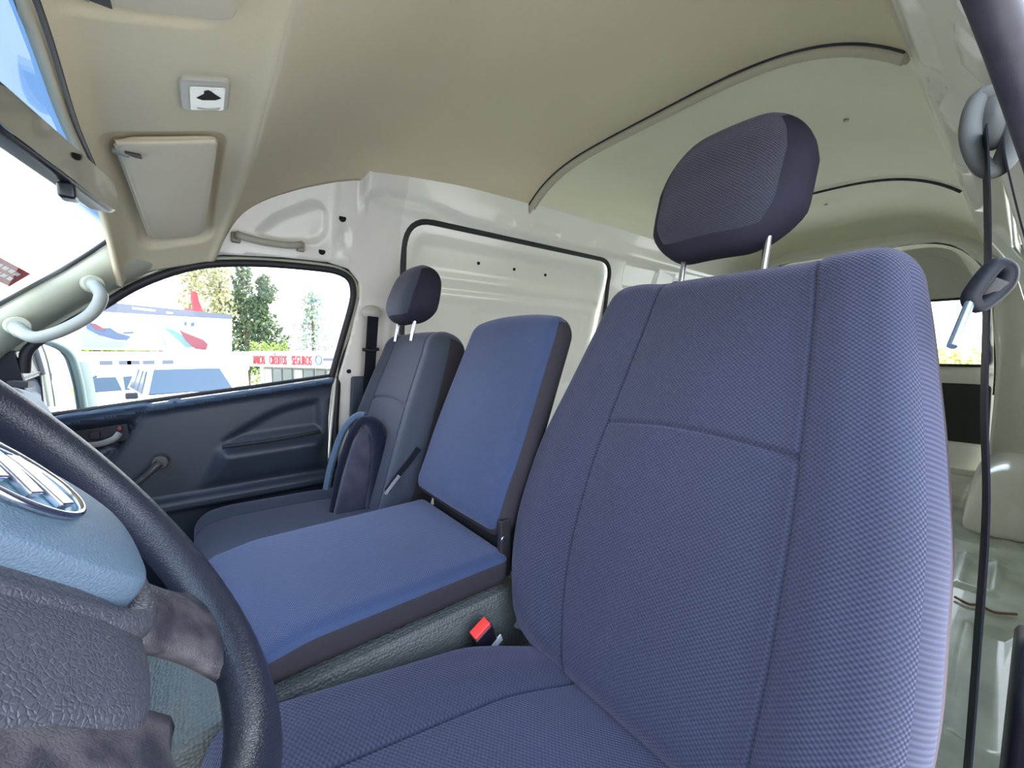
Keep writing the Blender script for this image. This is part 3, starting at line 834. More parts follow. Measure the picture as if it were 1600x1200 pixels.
UPP = [p for p in rounded([(.168, 2.045), (.185, 2.12), (.262, 2.300), (.354, 2.348), (1.115, 2.348), (1.208, 2.300), (1.285, 2.12), (1.302, 2.045)], [.01, .05, .08, .05, .05, .08, .05, .01], 6)]
gx = lambda a, b, h: (REAR + .030 - h, a, b)
m = MB(); m.prism(UPP, gx, .0, .010); up = m.build('upper_panel', 'rear_panel_paint', bevel=.003); keep(g3, up)
m = MB(); m.tube([gx(a, b, .0105) for a, b in UP], .003, 8, closed=True); keep(up, m.build('pressed_rib', 'rear_panel_paint'))
tag(g3, 'white tailgate with window and dark board', kind='structure')
m = MB(); m.tube([(REAR - .004, a, b) for a, b in GATE if b > 1.2], .007, 8); keep(g3, m.build('rubber_seal', 'rubber'))
m = MB(); m.tube([(REAR + .022, a, b) for a, b in GLASS], .008, 8, closed=True); keep(g3, m.build('glass_seal', 'rubber'))
tag(sheet('window_3', GLASS, [], at_rear(.045), .2, 'rear_glass'), kind='structure')
m = MB(); m.prism(rounded([(.088, 1.244), (.098, 1.571), (1.375, 1.571), (1.385, 1.244)], .025), lambda a, b, h: (REAR + .03 - h, a, b), 0, .014); keep(g3, m.build('lower_board', 'board', bevel=.004))

# floors
def cargo_h(a, b):
    h = np.zeros_like(a)
    ribs = [rounded([(1.03, y0), (1.03, y0 + .055), (1.50, y0 + .055), (1.50, y0)], .012) for y0 in (-.02, .10, .22, .34)]
    for r_ in ribs: h -= .014 * (1 - sstep(-.006, .006, sdf_poly(a, b, r_)))
    sq = rounded([(1.70, .00), (1.70, .088), (2.00, .088), (2.00, .00)], .012)
    h += .012 * (1 - sstep(-.008, .004, sdf_poly(a, b, sq))) - .016 * (1 - sstep(-.026, -.014, sdf_poly(a, b, sq)))
    for k in range(4):
        r_ = rounded([(2.15, .02 + .3 * k), (2.15, .12 + .3 * k), (3.15, .12 + .3 * k), (3.15, .02 + .3 * k)], .012)
        h -= .010 * (1 - sstep(-.006, .006, sdf_poly(a, b, r_)))
    return h
tag(sheet('floor', [(.72, -.10), (REAR + .1, -.10), (REAR + .1, 1.55), (.72, 1.55)], [], lambda a, b, h: np.stack([a, b, 1.07 + h], 1), .012, 'floor_paint', cargo_h, .02, out=(0, 0, -1)), kind='structure')
m = MB(); m.box((.10, .72, .93), (.75, .83, .02)); m.box((.735, .72, 1.0), (.015, .83, .07)); m.box((.05, 1.500, 1.005), (.70, .025, .065)); m.box((-.62, .72, 1.0), (.05, .83, .07)); tag(m.build('floor_cab', 'dark_plastic', smooth=False), kind='structure')
# front bulkhead under the windscreen
m = MB(); m.box((-.66, .72, 1.25), (.02, .83, .34)); tag(m.build('wall_front', 'dark_plastic', smooth=False), kind='structure')
# wheel arches
def arch(y0, y1, nm, lab):
    m = MB(); sec = []
    for x, hh in ((2.26, .02), (2.275, .10), (2.30, .17), (2.35, .225), (2.45, .255), (2.70, .265), (2.90, .24), (3.02, .15), (3.05, .0)):
        row = []
        for t in np.linspace(0, 1, 12):
            a = math.pi / 2 * t
            yy = y0 + (y1 - y0) * (math.sin(a) ** .55); zz = 1.065 + hh * (math.cos(a) ** .45 if t < 1 else 0)
            row.append((x, yy, zz))
        row.append((x, y0, 1.065)); sec.append(row)
    m.loft(sec); o = m.build(nm, 'white_paint', sub=1)
    tag(o, kind='structure')
arch(-.09, .108, 'trim_15', '')
arch(1.56, 1.36, 'trim_16', '')
# cord left on the cargo floor
m = MB(); P_ = catmull([(1.60, .075, 1.077), (1.585, .05, 1.076), (1.60, .03, 1.076), (1.585, .005, 1.077), (1.62, -.03, 1.076)], 8)
m.tube(P_, .0035, 8); tag(m.build('cord', 'rust'), 'short frayed brown cord lying across the white cargo floor', 'cord')

# ------------------------------------------------------------------ engine cover between the seats
m = MB(); rings = []
for x in np.linspace(-.34, .60, 20):
    d = 0 if x < .36 else (x - .36) * .25
    zt = 1.318 if x > -.02 else 1.318 - (-.02 - x) * .30
    zt -= max(0, x - .44) * .6
    pr = [(.546, .955), (.548, 1.15), (.550, 1.24), (.552, zt - .02), (.559, zt - .006), (.575, zt), (.90, zt), (.920, zt - .02), (.935, 1.2), (.94, .955)]
    rings.append([(x, y, z) for y, z in pr])
m.loft(rings); ec = m.build('engine_cover', 'cover_vinyl'); tag(ec, 'dimpled grey vinyl engine cover box under the middle seat', 'engine cover')
m = MB(); m.tube([(-.005, .552, 1.262), (-.005, .544, 1.262)], .008, 12); keep(ec, m.build('fastener', 'rubber'))

# ------------------------------------------------------------------ seats
def cloth_side(sidemat_y=1):
    return lambda d, s, c: 0
def make_backrest(parent, yc, hw, H, T, x0, z0, lean, seams, hseam, wtop, mats, bol=.018, rr=(.045, .05, .055), wbot=.86, side_all=False, lumbar=.014, wout=None, win=None):
    axx = axis(hw, .05, .0095, seams or ())
    azz = axis(H, .055, .0095, (hseam,) if hseam else (), lo=0)
    ayy = axis(T, .045, .015, lo=0)
    ca, sa = math.cos(lean), math.sin(lean)
    def warp(x, y, z, V):
        t = np.clip(z / H, 0, 1)
        wd = smooth_interp(t, [0, .08, .18, .32, .5, .75, .92, 1], [wbot, wbot + (1 - wbot) * .5, .97, 1, .985, (1 + wtop) / 2 * .99, wtop * 1.01, wtop * .97])
        if wout: wd = np.where(x < 0, smooth_interp(t, *wout), smooth_interp(t, *win))
        fr = 1 - np.clip(y / T, 0, 1)                    # 1 at the front face
        ys = y.copy()
        ys = ys - fr * lumbar * np.sin(np.pi * np.clip(t * 1.15, 0, 1))
        if seams:
            s0 = (seams[1] - seams[0]) / 2
            ys = ys - fr * bol * sstep(s0 - .01, s0 + .06, np.abs(x)) * (1 - t * .4) * sstep(0, .1, t)
            for s in seams: ys = ys + fr * .0055 * gauss(V[:, 0] - s, .0028) * (V[:, 2] > .01)
            if hseam:
                ys = ys + fr * .0075 * gauss(V[:, 2] - hseam - .012 * np.cos(V[:, 0] / s0 * 1.5) + .010, .0032) * (V[:, 0] > seams[0]) * (V[:, 0] < seams[1])
        else:
            ys = ys - fr * .010 * (1 - (x / hw) ** 2)
        X = x * wd
        zz = z - .018 * (np.abs(X) / hw) ** 2.5 * t ** 3 * np.where(X < 0, .3 if wout else 1, 1)
        return x0 + zz * sa + ys * ca, yc + X, z0 + zz * ca - ys * sa
    def mf(d, s, c):
        if side_all and not (d == 1 and s == 0) and not (d == 2 and s == 1 and c[1] < T * .45): 
            return 1
        if d == 0: return 1 if c[1] > T * .40 else 0
        if d == 1 and s == 1: return 1
        return 0
    return soft_box('backrest', axx, ayy, azz, rr, warp, mats, parent, mf), (ca, sa)
def make_cushion(parent, yc, hw, x0, x1, ztop, T, seams, mats, tilt=.0, rr=.045, side=True, cross=None, bol=.012, narrow=0, dome=.01, skirt_frac=.45, nose=.0, slant=0):
    axx = axis(x1, rr, .010, (cross,) if cross else (), lo=x0)
    ayy = axis(hw, rr, .0095, seams or ())
    azz = axis(0, min(rr, T * .45), .02, lo=-T)
    def warp(x, y, z, V):
        t = (x - x0) / (x1 - x0); up = np.clip(1 + z / T, 0, 1)
        Y = y * (1 - narrow * sstep(.62, 1, t))
        Z = z + up * dome * (1 - (y / hw) ** 2) * np.sin(np.pi * np.clip(t, 0, 1)) + up * tilt * (1 - t) - up * nose * sstep(.2, 0, t)
        if seams:
            s0 = abs(seams[0]); Z = Z + up * bol * sstep(s0 - .01, s0 + .06, np.abs(y))
            for s in seams: Z = Z - up * .006 * gauss(V[:, 1] - s, .003)
        if cross: Z = Z - up * .006 * gauss(V[:, 0] - cross, .003)
        x = x + slant * (1 - t) ** 2 * np.clip((hw - y) / (2 * hw), 0, 1)
        return x, yc + Y, ztop + Z
    def mf(d, s, c):
        if d == 2 and s == 1: return 0
        if d == 2: return 1
        if side and c[2] < -T * skirt_frac: return 1
        return 0
    return soft_box('cushion', axx, ayy, azz, [rr, rr, min(rr, T * .45)], warp, mats, parent, mf, weave=(1, 0, 2))
def make_headrest(parent, c, half, lean, mats, posts, pl, wedge=0):
    ax = axis(half[1], half[1] * .6, .010); ay = axis(half[0], half[0] * .85, .012); az = axis(half[2], half[2] * .62, .010)
    ca, sa = math.cos(lean), math.sin(lean)
    def warp(x, y, z, V):
        t = (z / half[2] + 1) / 2
        X = x * np.interp(t, [0, .25, .6, 1], [.80, .97, 1.0, .84])
        Yd = y * np.interp(t, [0, .4, 1], [1.0, 1.02, .70]) - .006 * (1 - (x / half[1]) ** 2) + .010 * (x / half[1]) ** 2 + .012 * t
        return c[0] + z * sa + Yd * ca, c[1] + X, c[2] + z * ca - Yd * sa
    hr = soft_box('headrest', ax, ay, az, [half[1] * .6, half[0] * .85, half[2] * .62], warp, mats, parent, lambda d, s, q: 1 if (d == 0 or abs(q[0]) > half[1] * .92 or (d == 2 and s == 0)) else 0)
    for dy in posts:
        m = MB(); p = Vector((c[0] - half[2] * .6 * sa, c[1] + dy, c[2] - half[2] * .6 * ca)); q = p - Vector((sa, 0, ca)) * pl
        m.tube([p, q], .0052, 14); o = m.build('post', 'satin_chrome'); keep(hr, o)
        hr_o = o
    return hr

LEAN = math.radians(21.5)
ds = empty('front_seat', (.25, .29, .95), 'near driver seat in textured blue cloth with tall headrest, at the right of the view', 'seat', 'front seats of the van')
make_backrest(ds, .310, .275, .694, .125, .401, 1.243, LEAN, (-.160, .130), .420, .800, ['seat_cloth', 'side_cloth_rose'], bol=.026, rr=(.045, .05, .042),
              wout=([0, .28, .5, .66, .88, .94, 1], [1.0, 1.04, 1.02, .97, .88, .85, .82]), win=([0, .08, .18, .3, .5, .7, .85, .93, 1], [.66, .82, .95, 1.02, 1.0, .88, .81, .77, .68]))
make_cushion(ds, .290, .252, -.03, .475, 1.238, .150, (-.120, .120), ['seat_cloth', 'side_cloth'], tilt=.108, narrow=.26, bol=.012, dome=.004)
m = MB(); m.box((.22, .29, 1.045), (.20, .19, .09)); keep(ds, m.build('seat_base', 'dark_plastic', bevel=.01))
make_headrest(ds, (.738, .344, 2.030), (.052, .130, .122), math.radians(14), ['head_cloth', 'head_side'], (-.084, .052), .14)
for y in (.396, .260):
    m = MB(); m.tube([(.690, y, 1.872), (.686, y, 1.862)], .011, 14); keep(ds, m.build('post_sleeve', 'side_cloth'))

ms = empty('front_seat', (.22, .735, 1.32), 'narrow middle seat without headrest, plain blue cloth with dark sides, on the engine cover', 'seat', 'front seats of the van')
make_backrest(ms, .748, .181, .470, .062, .396, 1.410, math.radians(23.5), None, None, .93, ['seat_cloth_fine', 'side_cloth'], rr=(.028, .028, .040), wbot=.97, side_all=True, lumbar=.002)
make_cushion(ms, .735, .180, -.020, .430, 1.383, .062, None, ['seat_cloth_fine', 'side_cloth'], rr=.022, slant=.055, dome=.004, skirt_frac=.22, nose=.012)
m = MB(); m.box((.425, .572, 1.385), (.012, .006, .055)); keep(ms, m.build('hinge_plate', 'rubber', bevel=.003))
m = MB(); m.tube([(.420, .565, 1.405), (.420, .574, 1.405)], .006, 12); keep(ms, m.build('hinge_bolt', 'chrome', bevel=.001))

m = MB(); m.box((.470, .742, 1.378), (.025, .160, .055)); keep(ms, m.build('back_bracket', 'rubber', bevel=.004))
ps = empty('front_seat', (.20, 1.17, .95), 'far passenger seat in smooth grey-blue cloth with small headrest, beside the window', 'seat', 'front seats of the van')
PL = math.radians(18)
make_backrest(ps, 1.185, .240, .590, .110, .342, 1.262, PL, (-.140, .140), .360, .82, ['seat_cloth_grey', 'side_cloth'], wbot=.84)
make_cushion(ps, 1.185, .235, -.045, .42, 1.285, .145, (-.125, .125), ['seat_cloth_grey', 'side_cloth'], tilt=.012, narrow=.12, dome=.006, nose=.01)
m = MB(); m.box((.20, 1.185, 1.045), (.19, .18, .09)); keep(ps, m.build('seat_base', 'dark_plastic', bevel=.01))
make_headrest(ps, (.518, 1.178, 1.922), (.052, .122, .090), math.radians(12), ['seat_cloth_grey', 'head_side'], (-.062, .062), .09)

# ------------------------------------------------------------------ steering wheel
WC = Vector((-.090, .320, 1.647)); WA = .973
wv = Vector((-math.cos(WA), 0, math.sin(WA))); uv_ = Vector((0, 1, 0)); wn = Vector((math.sin(WA), 0, math.cos(WA)))
e1 = uv_ * .5 - wv * .866; e2 = uv_ * .866 + wv * .5       # the wheel is turned about a third to the right
def W(a, b, h=0): return tuple(WC + e1 * a + e2 * b + wn * h)
RW = .185
sw = empty('steering_wheel', tuple(WC), 'dark vinyl steering wheel with blue-grey horn pad, turned to the right', 'steering wheel')
m = MB(); m.tube([W(RW * math.cos(t), RW * math.sin(t)) for t in np.linspace(0, 2 * math.pi, 120, endpoint=False)], .0165, 20, closed=True, up=tuple(wn)); keep(sw, m.build('rim', 'rim_vinyl'))
def domed(name, poly, h0, h1, inset, mt, steps=6, cen=(0, 0), crown=.006, parent=sw):
    rings = [[W(a, b, h0) for a, b in poly]]
    for k in range(steps + 1):
        t = k / steps; q = 1 - inset * (1 - math.cos(t * math.pi / 2)); hh = h0 + (h1 - h0) * math.sin(t * math.pi / 2)
        rings.append([W(cen[0] + (a - cen[0]) * q, cen[1] + (b - cen[1]) * q, hh) for a, b in poly])
    qn = 1 - inset
    for k in range(1, 5):
        t = k / 5; rings.append([W(cen[0] + (a - cen[0]) * qn * (1 - t), cen[1] + (b - cen[1]) * qn * (1 - t), h1 + crown * (1 - (1 - t) ** 2)) for a, b in poly])
    m = MB(); m.loft(rings); o = m.build(name, mt, autosm=False); keep(parent, o); return o
pad = rounded([(-.090, -.030), (-.090, .036), (-.050, .056), (.030, .056), (.068, .036), (.068, -.030), (.045, -.040), (-.066, -.040)], .03, 6)
skirt = rounded([(-.115, .044), (.100, .044), (.084, -.030), (.076, -.090), (.060, -.125), (-.070, -.125), (-.088, -.090), (-.100, -.035)], [.03, .03, .03, .02, .03, .03, .02, .03], 6)
domed('hub_skirt', skirt, -.045, .008, .20, 'skirt_vinyl', crown=.008)
pd = domed('horn_pad', pad, -.005, .026, .16, 'pad_plastic', crown=.004)
m = MB(); m.tube([W(a * 1.09, b * 1.13 - .004, .006) for a, b in pad], .010, 10, closed=True); keep(sw, m.build('pad_surround', 'skirt_vinyl'))
# spokes: side pair and a broad lower one
def spoke(poly0, poly1, nm='spoke'):
    """between root section and rim section, each ((a,b) left, (a,b) right)"""
    rings = []
    for k in range(9):
        t = k / 8; l = Vector(poly0[0]).lerp(Vector(poly1[0]), t); r = Vector(poly0[1]).lerp(Vector(poly1[1]), t)
        fl = .16 * (t - .5) ** 2 * 1.0
        mid = (l + r) / 2; l = mid + (l - mid) * (.78 + fl * 5.5); r = mid + (r - mid) * (.78 + fl * 5.5)
        th = .012; row = []
        for q in range(12):
            a = 2 * math.pi * q / 12; s = math.cos(a) * .5 + .5; p = l.lerp(r, s); row.append(W(p.x, p.y, -.008 + th * math.sin(a)))
        rings.append(row)
    m = MB(); m.loft(rings); keep(sw, m.build(nm, 'spoke_vinyl', autosm=False))
spoke(((.085, .035), (.085, -.040)), ((.180, .045), (.172, -.058)))
spoke(((-.085, .035), (-.085, -.040)), ((-.180, .045), (-.172, -.058)))
spoke(((.095, -.095), (-.085, -.095)), ((.115, -.158), (-.105, -.158)))
# emblem
em = empty('emblem', W(0, 0, .03)); tag(em, 'chrome oval emblem with three slanted bars'); keep(sw, em)
ES = (.040, .0225); EC = (-.030, .006)
m = MB(); m.tube([W(EC[0] + ES[0] * math.cos(t), EC[1] + ES[1] * math.sin(t), .0315) for t in np.linspace(0, 2 * math.pi, 60, endpoint=False)], .0022, 10, closed=True); keep(em, m.build('emblem_ring', 'chrome'))
m = MB(); m.prism([(EC[0] + ES[0] * math.cos(t), EC[1] + ES[1] * math.sin(t)) for t in np.linspace(0, 2 * math.pi, 48, endpoint=False)], W, .026, .0308); keep(em, m.build('emblem_field', 'emblem_blue'))
for k, (x0_, y0_, x1_, y1_, wd_) in enumerate(((-.026, .008, -.010, -.010, .011), (-.016, .016, .008, -.010, .012), (-.002, .020, .027, -.006, .013))):
    m = MB(); cpts = []
    for t in np.linspace(0, 1, 7):
        xx = x0_ + (x1_ - x0_) * (t ** .85); yy = y0_ + (y1_ - y0_) * t ** 1.15; cpts.append((xx, yy))
    poly = [(a + EC[0] - wd_ * .35, b + EC[1] * .3 - wd_ * .30) for a, b in cpts] + [(a + EC[0] + wd_ * .35, b + EC[1] * .3 + wd_ * .30) for a, b in reversed(cpts)]
    m.prism([(a * .95, b * .9) for a, b in poly], W, .0306, .0345); keep(em, m.build('emblem_bar', 'satin_chrome', bevel=.0009))
# column shroud with stalk behind the wheel
sc_ = empty('steering_column', W(0, 0, -.08), 'blue-grey plastic steering column cover behind the steering wheel', 'steering column')
m = MB(); rings = []
for h, s in ((-.045, .055), (-.06, .062), (-.12, .070), (-.26, .080), (-.45, .085)):
    rings.append([tuple(WC + wn * h + uv_ * s * math.cos(t) * 1.05 + wv * s * math.sin(t) * .9) for t in np.linspace(0, 2 * math.pi, 24, endpoint=False)])
m.loft(rings); keep(sc_, m.build('shroud', 'pad_plastic'))
m = MB(); m.tube([tuple(WC + wn * -.075 + uv_ * .05), tuple(WC + wn * -.065 + uv_ * .13 + wv * .02), tuple(WC + wn * -.06 + uv_ * .18 + wv * .03)], [.007, .006, .009], 12); keep(sc_, m.build('stalk', 'dark_plastic'))

# ------------------------------------------------------------------ dashboard
db = empty('dashboard', (-.48, .72, 1.0), 'blue-grey dashboard top in front of the passenger side pillar', 'dashboard')
prof = [(-.64, 1.02), (-.64, 1.60), (-.54, 1.655), (-.42, 1.688), (-.320, 1.684), (-.278, 1.660), (-.250, 1.585), (-.262, 1.50), (-.31, 1.40), (-.40, 1.30), (-.42, 1.02)]
rings = []
for y in np.concatenate([np.linspace(.03, 1.30, 20), [1.34, 1.38, 1.40]]):
    k = max(0, (y - 1.20) / .25); cut = .05 * k ** 2
    rings.append([(x - (cut if x > -.5 else 0) , y, z - .02 * k * k * (z > 1.5)) for x, z in rounded(prof, .035, 4)])
m = MB(); m.loft(rings); keep(db, m.build('dash_top', 'dash_plastic'))
m = MB(); m.box((-.300, 1.262, 1.683), (.014, .018, .006), Matrix.Rotation(.1, 3, 'Y')); keep(db, m.build('vent_slot', 'dark_plastic'))

# ------------------------------------------------------------------ buckle, belts
bk = empty('belt_buckle', (.36, .545, 1.22), 'black seat belt buckle with red button sticking up beside the driver seat', 'buckle')
ax0 = Vector((-.42, -.30, .82)).normalized(); sd0 = Vector((.86, .0, .44)).normalized(); sd0 = (sd0 - ax0 * sd0.dot(ax0)).normalized(); th0 = ax0.cross(sd0)
Rb = Matrix((sd0, th0, ax0)).transposed()
bc = Vector((.352, .530, 1.266))
m = MB(); m.box(tuple(bc), (.0185, .0105, .034), Rb); keep(bk, m.build('body', 'buckle_black', bevel=.004, seg=3))
m = MB(); m.box(tuple(bc + ax0 * .034), (.0165, .0085, .0065), Rb); keep(bk, m.build('release_button', 'buckle_red', bevel=.002))
m = MB(); m.box(tuple(bc - ax0 * .026 + sd0 * .014 - th0 * .010), (.011, .0012, .010), Rb); keep(bk, m.build('paper_tag', 'paper_white'))
m = MB(); m.strip([tuple(bc - ax0 * .03), tuple(bc - ax0 * .07), tuple(bc - ax0 * .10 + sd0 * .01)], .022, .004, tuple(sd0)); keep(bk, m.build('stalk', 'buckle_black'))
m = MB(); m.strip(catmull([(.438, .545, 1.235), (.455, .548, 1.262), (.468, .552, 1.300), (.476, .556, 1.330)], 5), .030, .002, (.6, -.5, -.4))
tag(m.build('lap_belt', 'belt_grey'), 'grey webbing loop tucked between the driver seat back and the engine cover', 'seat belt')
mbk = empty('middle_belt_buckle', (.37, .97, 1.42), 'thin black middle seat belt with metal tongue lying against the far seat', 'seat belt')
m = MB(); m.strip(catmull([(.345, .955, 1.402), (.375, .955, 1.437), (.405, .950, 1.470), (.428, .945, 1.500)], 5), .014, .004, (.7, -.1, -.7)); keep(mbk, m.build('webbing', 'belt_webbing'))
m = MB(); m.strip([(.338, .9478, 1.398), (.375, .948, 1.438)], .008, .003, (.7, -.1, -.7)); keep(mbk, m.build('tongue', 'satin_chrome'))
mbk.name = 'lap_belt_tongue'

# driver's shoulder belt
AN = Vector((.76, .040, 2.005))
db_ = empty('driver_seat_belt', tuple(AN), 'black driver seat belt hanging straight down from a grey pillar loop, at the right', 'seat belt')
m = MB(); P_ = catmull([(.765, .053, 2.060), (.758, .058, 2.040), (.752, .058, 2.010), (.752, .050, 1.980), (.756, .040, 1.966), (.762, .030, 1.975), (.764, .024, 2.005), (.764, .027, 2.035), (.766, .036, 2.058)], 6)
m.tube(P_, .0085, 12, closed=True, flat=(1, 1.3)); keep(db_, m.build('guide_loop', 'anchor_plastic'))
m = MB(); rings = []
for k in range(7):
    t = k / 6; r_ = .030 * math.cos(t * math.pi / 2 * .95); rings.append([(.768 - .016 * t, .040 + r_ * .62 * math.cos(a), 2.030 + r_ * 1.25 * math.sin(a)) for a in np.linspace(0, 2 * math.pi, 24, endpoint=False)])
m.loft(rings); keep(db_, m.build('anchor_cover', 'anchor_plastic'))
m = MB(); m.strip(catmull([(.748, .047, 2.010), (.744, .043, 1.972), (.70, .033, 1.86), (.64, .023, 1.70), (.60, .0135, 1.593), (.60, .0105, 1.45), (.60, .0088, 1.336), (.61, .008, 1.20)], 8), .046, .0016, [(.97, .12, 0)] * 57)
sb = m.build('webbing', 'belt_webbing'); keep(db_, sb)
m = MB(); m.strip(catmull([(.757, .032, 2.000), (.765, .028, 1.972), (.80, .012, 1.90), (.83, -.012, 1.80), (.84, -.045, 1.60), (.84, -.05, 1.30)], 6), .046, .0016, (1, 0, .1)); keep(db_, m.build('return_webbing', 'belt_webbing'))
# tongue on the belt
tg = Vector((.655, .0265, 1.823)); R_t = Matrix.Rotation(math.radians(0), 3, 'Z')
m = MB()
a0 = Vector((.625, .020, 1.822)); dirn = Vector((-.10, .036, -.030))
P_ = catmull([(.655, .0175, 1.834), (.648, .0245, 1.838), (.640, .033, 1.822), (.638, .0385, 1.806), (.642, .034, 1.797), (.650, .025, 1.806), (.656, .0175, 1.820)], 5, closed=True)
m.tube(P_, .0072, 12, closed=True, flat=(1.3, 1)); keep(db_, m.build('tongue_grip', 'dark_plastic'))
m = MB(); m.box((.648, .0275, 1.817), (.004, .010, .010), Matrix.Rotation(.6, 3, 'X')); keep(db_, m.build('tongue_core', 'lever_plastic', bevel=.002))
m = MB(); q0, q1 = Vector((.640, .0375, 1.808)), Vector((.600, .0460, 1.755)); m.tube([q0, q1], .0042, 10); keep(db_, m.build('tongue_blade', 'tongue_metal'))
# far belt
fb = empty('passenger_seat_belt', (.47, 1.42, 1.88), 'black passenger seat belt below a beige loop behind the far window', 'seat belt')
m = MB(); rings = []
for k in range(6):
    t = k / 5; r_ = .030 * math.cos(t * math.pi / 2 * .9); yb = float(wallY(1.885)) - .002 - .022 * t
    rings.append([(.478 + r_ * 1.25 * math.cos(a), yb, 1.888 + r_ * .9 * math.sin(a)) for a in np.linspace(0, 2 * math.pi, 24, endpoint=False)])
m.loft(rings); keep(fb, m.build('anchor_cover', 'anchor_beige'))
m = MB(); m.strip(catmull([(.478, 1.412, 1.872), (.474, 1.420, 1.80), (.470, 1.435, 1.70), (.466, 1.450, 1.60), (.462, 1.460, 1.40)], 5), .038, .003, (1, 0, 0)); keep(fb, m.build('webbing', 'belt_webbing'))
m = MB(); m.tube([(.440, 1.421, 1.757), (.470, 1.415, 1.752), (.496, 1.419, 1.758)], .006, 10); keep(fb, m.build('tongue_grip', 'dark_plastic'))

# rod by the anchor, pillar seal, pillar foot
m = MB(); m.tube([(.78, .036, 2.040), (.78, -.03, 2.052)], .011, 12); tag(m.build('pivot_rod', 'rust'), 'rusty brown rod behind the grey belt loop at the top right', 'rod')
m = MB(); m.tube(catmull([(.10, .115, 2.060), (.25, .085, 2.078), (.38, .066, 2.080), (.50, .0445, 2.060), (.575, .0300, 2.030), (.62, .0150, 1.985), (.640, -.006, 1.91), (.645, -.035, 1.80), (.645, -.055, 1.60), (.64, -.055, 1.10)], 8), .0145, 16); tag(m.build('trim_17', 'seal_rubber'), kind='structure')
m = MB(); m.prism(rounded([(.70, 1.02), (.70, 1.36), (.76, 1.405), (.85, 1.39), (.85, 1.02)], .02), lambda a, b, h: (a, -.06 + h, b), 0, .045); tag(m.build('trim_18', 'dark_plastic', bevel=.01), kind='structure')

# plush loop on the passenger seat
pb = empty('plush_cover', (.35, 1.16, 1.30), 'folded dark plush cover standing on the passenger seat against its backrest', 'cover')
arc = catmull([(.270, 1.185, 1.292), (.290, 1.180, 1.40), (.322, 1.170, 1.505), (.352, 1.150, 1.552), (.385, 1.135, 1.530), (.392, 1.130, 1.46), (.385, 1.130, 1.38), (.374, 1.130, 1.296)], 6)
m = MB(); nA = len(arc); m.tube(arc, [.011 + .013 * sstep(.35, .65, np.array(i / nA)) for i in range(nA)], 14, flat=(1, 1.0)); keep(pb, m.build('outer_band', 'plush'))
m = MB(); m.prism(rounded([(.268, 1.290), (.296, 1.40), (.328, 1.500), (.350, 1.530), (.378, 1.50), (.380, 1.40), (.368, 1.290)], .01), lambda a, b, h: (a, 1.155 + h, b), 0, .04); keep(pb, m.build('lining', 'plush_lining', bevel=.01))
m = MB(); m.tube(catmull([(.264, 1.225, 1.35), (.282, 1.220, 1.43), (.312, 1.205, 1.52), (.345, 1.19, 1.560), (.365, 1.17, 1.562)], 6), [.012] * 25, 10, flat=(1, .8)); keep(pb, m.build('edge_band', 'plush_band'))

# windscreen sticker
m = MB()
def stick(a, b, h):
    """a along width, b along height on the glass near the pillar"""
    o = Vector((-.298, 1.3600, 1.926)); u = Vector((-.02, -.10, .018)); v = Vector((-.55, .06, -.50)).normalized()
    nn_ = Vector((.66, 0, -.70)).normalized()
    return tuple(o + u.normalized() * a + v * b + nn_ * h)
gst = empty('windscreen_sticker', (-.31, 1.33, 1.91), 'small red sticker on the windscreen beside the pillar', 'sticker')
m = MB(); m.prism([(0, 0), (.13, 0), (.13, .045), (0, .045)], stick, .006, .0075); keep(gst, m.build('sheet', 'sign_red', smooth=False))
m = MB()
for r_ in range(2):
    for k in range(6): m.prism([(.018 + k * .018, .010 + r_ * .015), (.030 + k * .018, .010 + r_ * .015), (.030 + k * .018, .018 + r_ * .015), (.018 + k * .018, .018 + r_ * .015)], stick, .0078, .0084)
keep(gst, m.build('print', 'sign_white', smooth=False))

# ------------------------------------------------------------------ outdoors
def gz(y): return -.03 * max(y, 0) - .1
nx, ny = 2, 30
ys = np.concatenate([np.linspace(-60, 0, 6), np.linspace(2, 60, 20)])
tag(grid('ground', np.linspace(-60, 60, 30), ys, lambda U, V: (U, V, -.1 - .03 * np.maximum(V, 0)), 'asphalt'), kind='structure')

